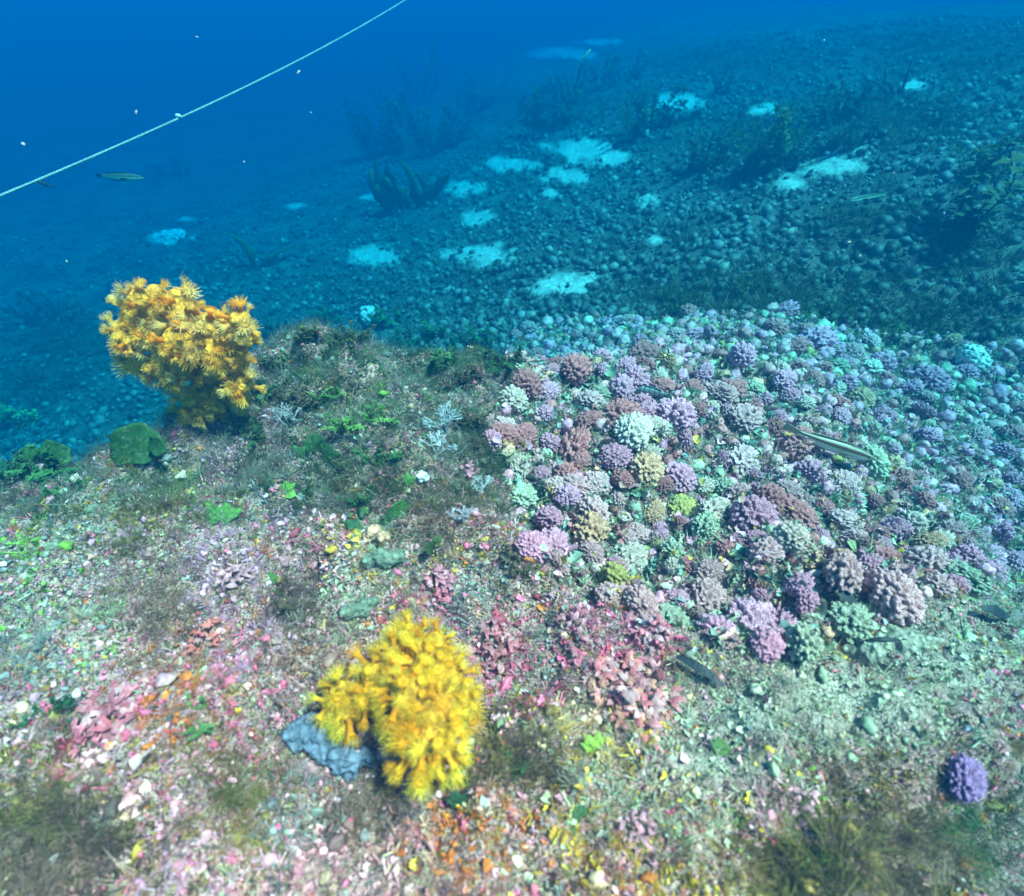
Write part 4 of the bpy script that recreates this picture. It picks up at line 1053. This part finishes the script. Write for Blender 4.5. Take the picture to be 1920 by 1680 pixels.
sponge_blob('dark_pebble', [(1585, 1174, 11, .01), (1590, 1178, 9, .008)], 'small black round pebble right of the lilac nodules', (.02, .025, .03), 'pebble')
sponge_blob('pale_rock', [(1640, 1228, 40, -.016), (1690, 1220, 42, -.016), (1740, 1228, 36, -.016), (1600, 1222, 26, -.010)], 'pale smooth sediment covered rock on the right slope', (.36, .35, .26), 'rock')
sponge_blob('white_stone', [(318, 446, 14, .0), (300, 450, 12, .0), (335, 444, 14, .0)], 'bright white stone on the far left sea floor', (.92, .92, .88), 'stone')
sponge_blob('pale_boulder', [(1820, 668, 22, .02), (1835, 680, 18, .01)], 'pale rounded stone at the right edge of the bed back', (.75, .75, .68), 'stone')
for (u0, v0, lab) in [(330, 1278, 'orange cream shell chip in the left foreground'), (270, 1435, 'large pale lilac shell chip beside the hot pink patch'), (150, 905, 'white chip in front of the left green fans'), (345, 900, 'pale pink chip below the big round green fan')]:
    g = ground(u0, v0); 
    tag(link('shell_chip', mesh_from('shell_chip', *t_flake(rng, 10, .5)[:2], np.ones((21, 3)), True, M_LEAF), None, tuple(g + np.array([0, 0, .006])), (rng.uniform(-.5, .5), rng.uniform(-.5, .5), rng.uniform(0, 6)), .0075, (.80, .58, .48)), lab, 'shell', 'pale shell chips')

def strip(pix, wpx, label, lift=.012, color=(.015, .018, .02)):
    pts = [lifted(u0, v0, lift) for (u0, v0) in pix]
    base = pts[0].copy()
    P = [np.array(p) - base for p in pts]
    Q = []
    for i in range(len(P) - 1):
        for t in (0, .33, .66): Q.append(P[i] * (1 - t) + P[i + 1] * t)
    Q.append(P[-1]); k = (base[1] * CP - base[2] * SP) / FPX
    V = []; F = []; n = len(Q)
    for i, q in enumerate(Q):
        d = Q[min(i + 1, n - 1)] - Q[max(i - 1, 0)]; s_ = np.cross(d, [0, -.6, .8]); s_ /= np.linalg.norm(s_) + 1e-9
        t = i / (n - 1); ww = wpx * .5 * k * (.35 + .65 * math.sin(math.pi * min(max(t, .04), .96)))
        wav = np.array([0, 0, .003 * math.sin(5 * t)])
        for sg, th in ((-1, 0), (1, .002), (1, .0013), (-1, -.0007)): V.append(q + s_ * sg * ww + wav + np.array([0, 0, th]))
    for i in range(n - 1):
        for j in range(4): F.append([4 * i + j, 4 * i + (j + 1) % 4, 4 * i + 4 + (j + 1) % 4, 4 * i + 4 + j])
    F += [[3, 2, 1, 0], [4 * n - 4, 4 * n - 3, 4 * n - 2, 4 * n - 1]]
    o = link('dead_leaf', mesh_from('dead_leaf', V, F, None, False, M_PLAIN), None, tuple(base), color=color)
    tag(o, label, 'leaf', 'dark dead leaf strips')
strip([(1268, 1232), (1300, 1250), (1330, 1264), (1357, 1284)], 18, 'grey black leaf strip lying right of the big pink cluster', color=(.03, .035, .04))
strip([(1545, 1090), (1565, 1100), (1585, 1117), (1618, 1137)], 24, 'black curved leaf under the large pale pink nodule', .02)
strip([(1514, 1094), (1545, 1092)], 6, 'thin black stalk at the left end of the black curved leaf', .02)
strip([(1605, 1207), (1650, 1200), (1700, 1196)], 9, 'thin dark strip along the top of the pale smooth rock', .012)
strip([(1840, 1140), (1870, 1150), (1895, 1152)], 22, 'dark blurred leaf at the right picture edge', .015)

def bush(u0, v0, hpx, label, color, name='branching_bryozoan'):
    g = ground(u0, v0); k = (g[1] * CP - g[2] * SP) / FPX; parts = []
    def grow(p, d, l, r, lev):
        q = p + d * l; parts.append(tube([p, (p + q) / 2 + rng.normal(0, l * .06, 3), q], [r, r * .9, r * .75], 4))
        if lev == 0: return
        for _ in range(3):
            e_ = d + rng.normal(0, .55, 3); e_[2] = abs(e_[2]) * .8 + .1; e_ /= np.linalg.norm(e_); grow(q, e_, l * .66, r * .72, lev - 1)
    for _ in range(4):
        d = np.array([rng.normal(0, .5), rng.normal(0, .3), 1.]); d /= np.linalg.norm(d); grow(np.zeros(3), d, hpx * k * .42, .0011, 3)
    V, F = join(parts)
    tag(link(name, mesh_from(name, V, F, None, True, M_PLAIN), None, tuple(g), color=color), label, 'bryozoan', 'pale branching tufts')
bush(838, 815, 62, 'pale whitish blue branching tuft in the centre of the mound', (.42, .50, .52))
bush(540, 800, 48, 'grey white branching tuft right of the orange yellow colony base', (.32, .34, .34))
bush(820, 855, 50, 'pale grey low tuft below the whitish blue one', (.50, .55, .55))
bush(960, 870, 44, 'straw coloured spiky tuft at the bed left corner', (.55, .52, .30))
bush(870, 980, 44, 'lilac grey tuft right of the dark curled blade', (.42, .40, .44))
bush(900, 930, 44, 'ash grey tuft in the right part of the turf', (.40, .42, .40))

# ------------------------------------------------------------------ rope
def build_rope():
    A = ray(0, 367) * 1.0; B = ray(760, 0) * 1.9
    d = B - A; pts = []; n = 620
    s = np.linspace(-.75, 1.75, n); L = np.linalg.norm(d)
    sag = -.055 * (1 - ((s - .5) / .5) ** 2) * .35
    C = A[None] + d[None] * s[:, None]; C[:, 2] += np.where((s > -.1) & (s < 1.1), sag, np.minimum(sag * -.2, .02))
    C[:, 2] = np.minimum(C[:, 2], .06)
    root = empty('mooring_rope', tuple(C[0]), 'pale rope stretched diagonally through the blue water at upper left', 'rope')
    D = d / L; a_ = np.cross(D, [0, 0, 1]); a_ /= np.linalg.norm(a_); b_ = np.cross(D, a_)
    for k in range(3):
        ph = s * L / .02 * 2 * math.pi + k * 2.094
        P = C + .0010 * (np.cos(ph)[:, None] * a_ + np.sin(ph)[:, None] * b_) - C[0]
        V, F = tube(P, np.full(n, .0018), 4)
        link('strand', mesh_from('strand', V, np.array(F), None, True, M_ROPE), root, color=(.24, .32, .31))
    kd = t_lump(2, rng, .5); q = A + d * .40
    # small tag snagged on the rope where the photo shows a white speck
    uu = [proj(c)[0] for c in C]; i = int(np.argmin(np.abs(np.array(uu) - 334)))
    link('snagged_tuft', mesh_from('snagged_tuft', kd[0], kd[1], None, True, M_ROPE), root, tuple(C[i] - C[0] + np.array([0, 0, .006])), None, (.008, .005, .006), (.9, .9, .9))
build_rope()

# ------------------------------------------------------------------ fish
def fish(u_head, v_head, u_tail, v_tail, lift, dist, label, scheme, depth=.2, roll=0.0):
    """a slim wrasse from nose to tail between two pixels"""
    if dist is None:
        h = lifted(u_head, v_head, lift); t = lifted(u_tail, v_tail, lift + .01)
    else:
        h = ray(u_head, v_head) * dist; t = ray(u_tail, v_tail) * dist * 1.02
    L = float(np.linalg.norm(h - t)); x = (h - t) / L; up = np.array([0, 0, 1.]); y = np.cross(up, x); y /= np.linalg.norm(y); z = np.cross(x, y)
    R = Matrix(np.stack([x, y, z], 1).tolist()) @ Matrix.Rotation(roll, 3, 'X')
    root = empty('fish', tuple(t), label, 'fish')
    root.rotation_euler = R.to_euler()
    bend = lambda q: .22 * L * (q - .55) ** 2 * (1 if q < .55 else .35)
    na, nl = 20, 26; V = []; F = []; C = []
    prof_t = [0, .06, .16, .32, .5, .68, .82, .92, 1.0]; prof_h = [.30, .42, .40, .62, .88, 1.0, .92, .62, .12]
    for i in range(nl + 1):
        s_ = .14 + .86 * i / nl; hh = float(np.interp(s_, prof_t, prof_h)) * depth * .5 * L; ww = hh * .62
        for j in range(na):
            th = 6.2832 * j / na; zz = math.sin(th)
            V.append([s_ * L, ww * math.cos(th) + bend(s_), hh * zz]); C.append(scheme(zz, s_))
    for i in range(nl):
        for j in range(na):
            q = i * na + j; r_ = i * na + (j + 1) % na; F += [[q, r_, r_ + na], [q, r_ + na, q + na]]
    n = len(V); V += [[.14 * L, bend(.14), 0], [L * 1.008, bend(1), 0]]; C += [scheme(0, .1), scheme(0, 1)]
    for j in range(na): F += [[j, n, (j + 1) % na], [n - na + j, n - na + (j + 1) % na, n + 1]]
    link('body', mesh_from('body', V, np.array(F), np.array(C), True, M_FISH), root)
    fc = tuple(np.array(scheme(.8, .4)) * .9 + .02)
    def fin(name, pts):
        V = [[p[0] * L, bend(p[0]) + .0006, p[1] * depth * L] for p in pts] + [[p[0] * L, bend(p[0]) - .0006, p[1] * depth * L] for p in pts]; k = len(pts)
        F = [list(range(k)), list(range(2 * k - 1, k - 1, -1))] + [[i, (i + 1) % k, k + (i + 1) % k, k + i] for i in range(k)]
        return link(name, mesh_from(name, V, F, None, False, M_FIN), root, color=fc)
    fin('tail_fin', [(.16, .14), (.0, .30), (-.02, .1), (-.02, -.1), (.0, -.30), (.16, -.14)])
    fin('dorsal_fin', [(.78, .40), (.70, .62), (.55, .60), (.40, .52), (.27, .42), (.26, .20), (.5, .38)])
    fin('anal_fin', [(.54, -.38), (.48, -.56), (.36, -.48), (.27, -.36), (.28, -.2)])
    for sg in (-1, 1):
        V = [[.74 * L, sg * .27 * depth * L, -.05 * depth * L], [.62 * L, sg * .5 * depth * L, .05 * depth * L], [.58 * L, sg * .52 * depth * L, -.2 * depth * L], [.68 * L, sg * .36 * depth * L, -.25 * depth * L]]
        V += [[a_, b_ - sg * .001, c_] for a_, b_, c_ in V]
        link('pectoral_fin', mesh_from('pectoral_fin', V, [[0, 1, 2, 3], [7, 6, 5, 4], [0, 4, 5, 1], [1, 5, 6, 2], [2, 6, 7, 3], [3, 7, 4, 0]], None, False, M_FIN), root, color=fc)
        Vi, Fi = ICO[2]
        link('eye', mesh_from('eye', Vi * .075 * depth * L, Fi, None, True, M_PLAIN), root, (.92 * L, sg * .20 * depth * L, .14 * depth * L), color=(.02, .02, .02))
    return root
def wrasse(z, s):
    if z > .90: return (.12, .08, .05)
    if z > .72: return (.55, .45, .30)
    if z > .30: return (.12, .05, .03)
    if z > -.05: return (.62, .58, .38)
    return (.62, .62, .50)
def teal(z, s): return (.10, .14, .12) if z < -.1 or (int(s * 22) % 3 == 0) else (.28, .36, .30)
def faint(z, s): return (.10, .11, .08) if z > .1 else ((.75, .80, .50) if z > -.5 else (.45, .5, .4))
def dark(z, s): return (.03, .035, .04)
def pale(z, s): return (.70, .72, .40)
fish(1640, 862, 1474, 806, .035, None, 'brown fish with white stripes swimming low over the right nodules', wrasse, .17)
fish(1193, 732, 1262, 742, .03, None, 'small teal mottled fish resting among the middle nodules', teal, .26)
fish(268, 334, 176, 330, 0, 1.55, 'slim dark striped fish below the rope in the blue water', faint, .13)
fish(66, 338, 102, 352, 0, 1.3, 'tiny dark fish directly under the rope at far left', dark, .2)
fish(1108, 92, 1085, 122, 0, 2.3, 'tiny pale yellow fish high over the far sea floor', pale, .14)
fish(1592, 376, 1668, 362, 0, 1.7, 'thin pale streaked fish in front of the right weeds', faint, .13)

# ------------------------------------------------------------------ drifting specks
SNOW = [(1592, 454, .75, 5, (1, .95, .6), 'bright yellow white drifting speck, larger of the pair at right'), (1612, 480, .72, 4, (1, .98, .7), 'bright drifting speck just below the larger yellow white one'),
        (1815, 818, .62, 6, (1, .9, .5), 'yellow drifting speck over the right blue nodules'), (1541, 390, .8, 4, (.9, .95, .6), 'small greenish white speck near the right weeds'),
        (1770, 400, .7, 5, (.5, .7, 1), 'bluish speck left of the tall upright weed'), (1675, 325, .7, 4, (.8, .7, .5), 'tan speck right of the right sand patch'),
        (370, 70, .7, 5, (.8, .9, 1), 'round pale speck high in the blue water above the rope'), (560, 136, .6, 7, (.7, .85, .95), 'blurred pale fleck just under the rope'),
        (255, 211, .6, 5, (.9, .95, 1), 'white fleck above the rope at left'), (44, 270, .55, 7, (.7, .8, .9), 'elongated pale fleck at the left edge above the rope'), (458, 304, .8, 3, (1, 1, 1), 'tiny white fleck over the left drop off'),
        (125, 490, .8, 6, (.7, .75, .5), 'dull yellowish fleck left of the orange yellow colony'), (583, 211, .8, 3, (.9, .95, 1), 'minute white fleck right of the rope middle'), (1545, 75, .9, 3, (.9, .95, 1), 'minute white fleck at top right')]
for (u0, v0, t, rp, c_, lab) in SNOW:
    V, F, sh = t_lump(2, rng, .6)
    r = rp * .42 * t / FPX
    tag(link('drifting_speck', mesh_from('drifting_speck', V, F, None, True, M_PLAIN), None, tuple(ray(u0, v0) * t), (rng.uniform(0, 3), rng.uniform(0, 3), 0), (r * 1.3, r, r * .8), tuple(.55 * q for q in c_)), lab, 'speck', 'specks drifting in the water')

# ------------------------------------------------------------------ the water itself
def build_haze():
    V = np.array([[x, y, z] for z in (-2.8, .11) for y in (-31, 31) for x in (-31, 31)], float)
    F = [[0, 2, 3, 1], [4, 5, 7, 6], [0, 1, 5, 4], [2, 6, 7, 3], [0, 4, 6, 2], [1, 3, 7, 5]]
    m = bpy.data.materials.new('sea_water'); m.use_nodes = True
    N = m.node_tree.nodes; N.clear()
    out = N.new('ShaderNodeOutputMaterial'); pv = N.new('ShaderNodeVolumePrincipled')
    pv.inputs['Density'].default_value = WATER_DENSITY; pv.inputs['Color'].default_value = WATER_COLOR
    pv.inputs['Absorption Color'].default_value = WATER_ABSORB; pv.inputs['Anisotropy'].default_value = 0.0
    m.node_tree.links.new(pv.outputs[0], out.inputs['Volume'])
    o = link('haze', mesh_from('haze', V, F, None, False, m))
    tag(o, 'clear blue sea water filling the whole scene', 'water', kind='stuff')
build_haze()
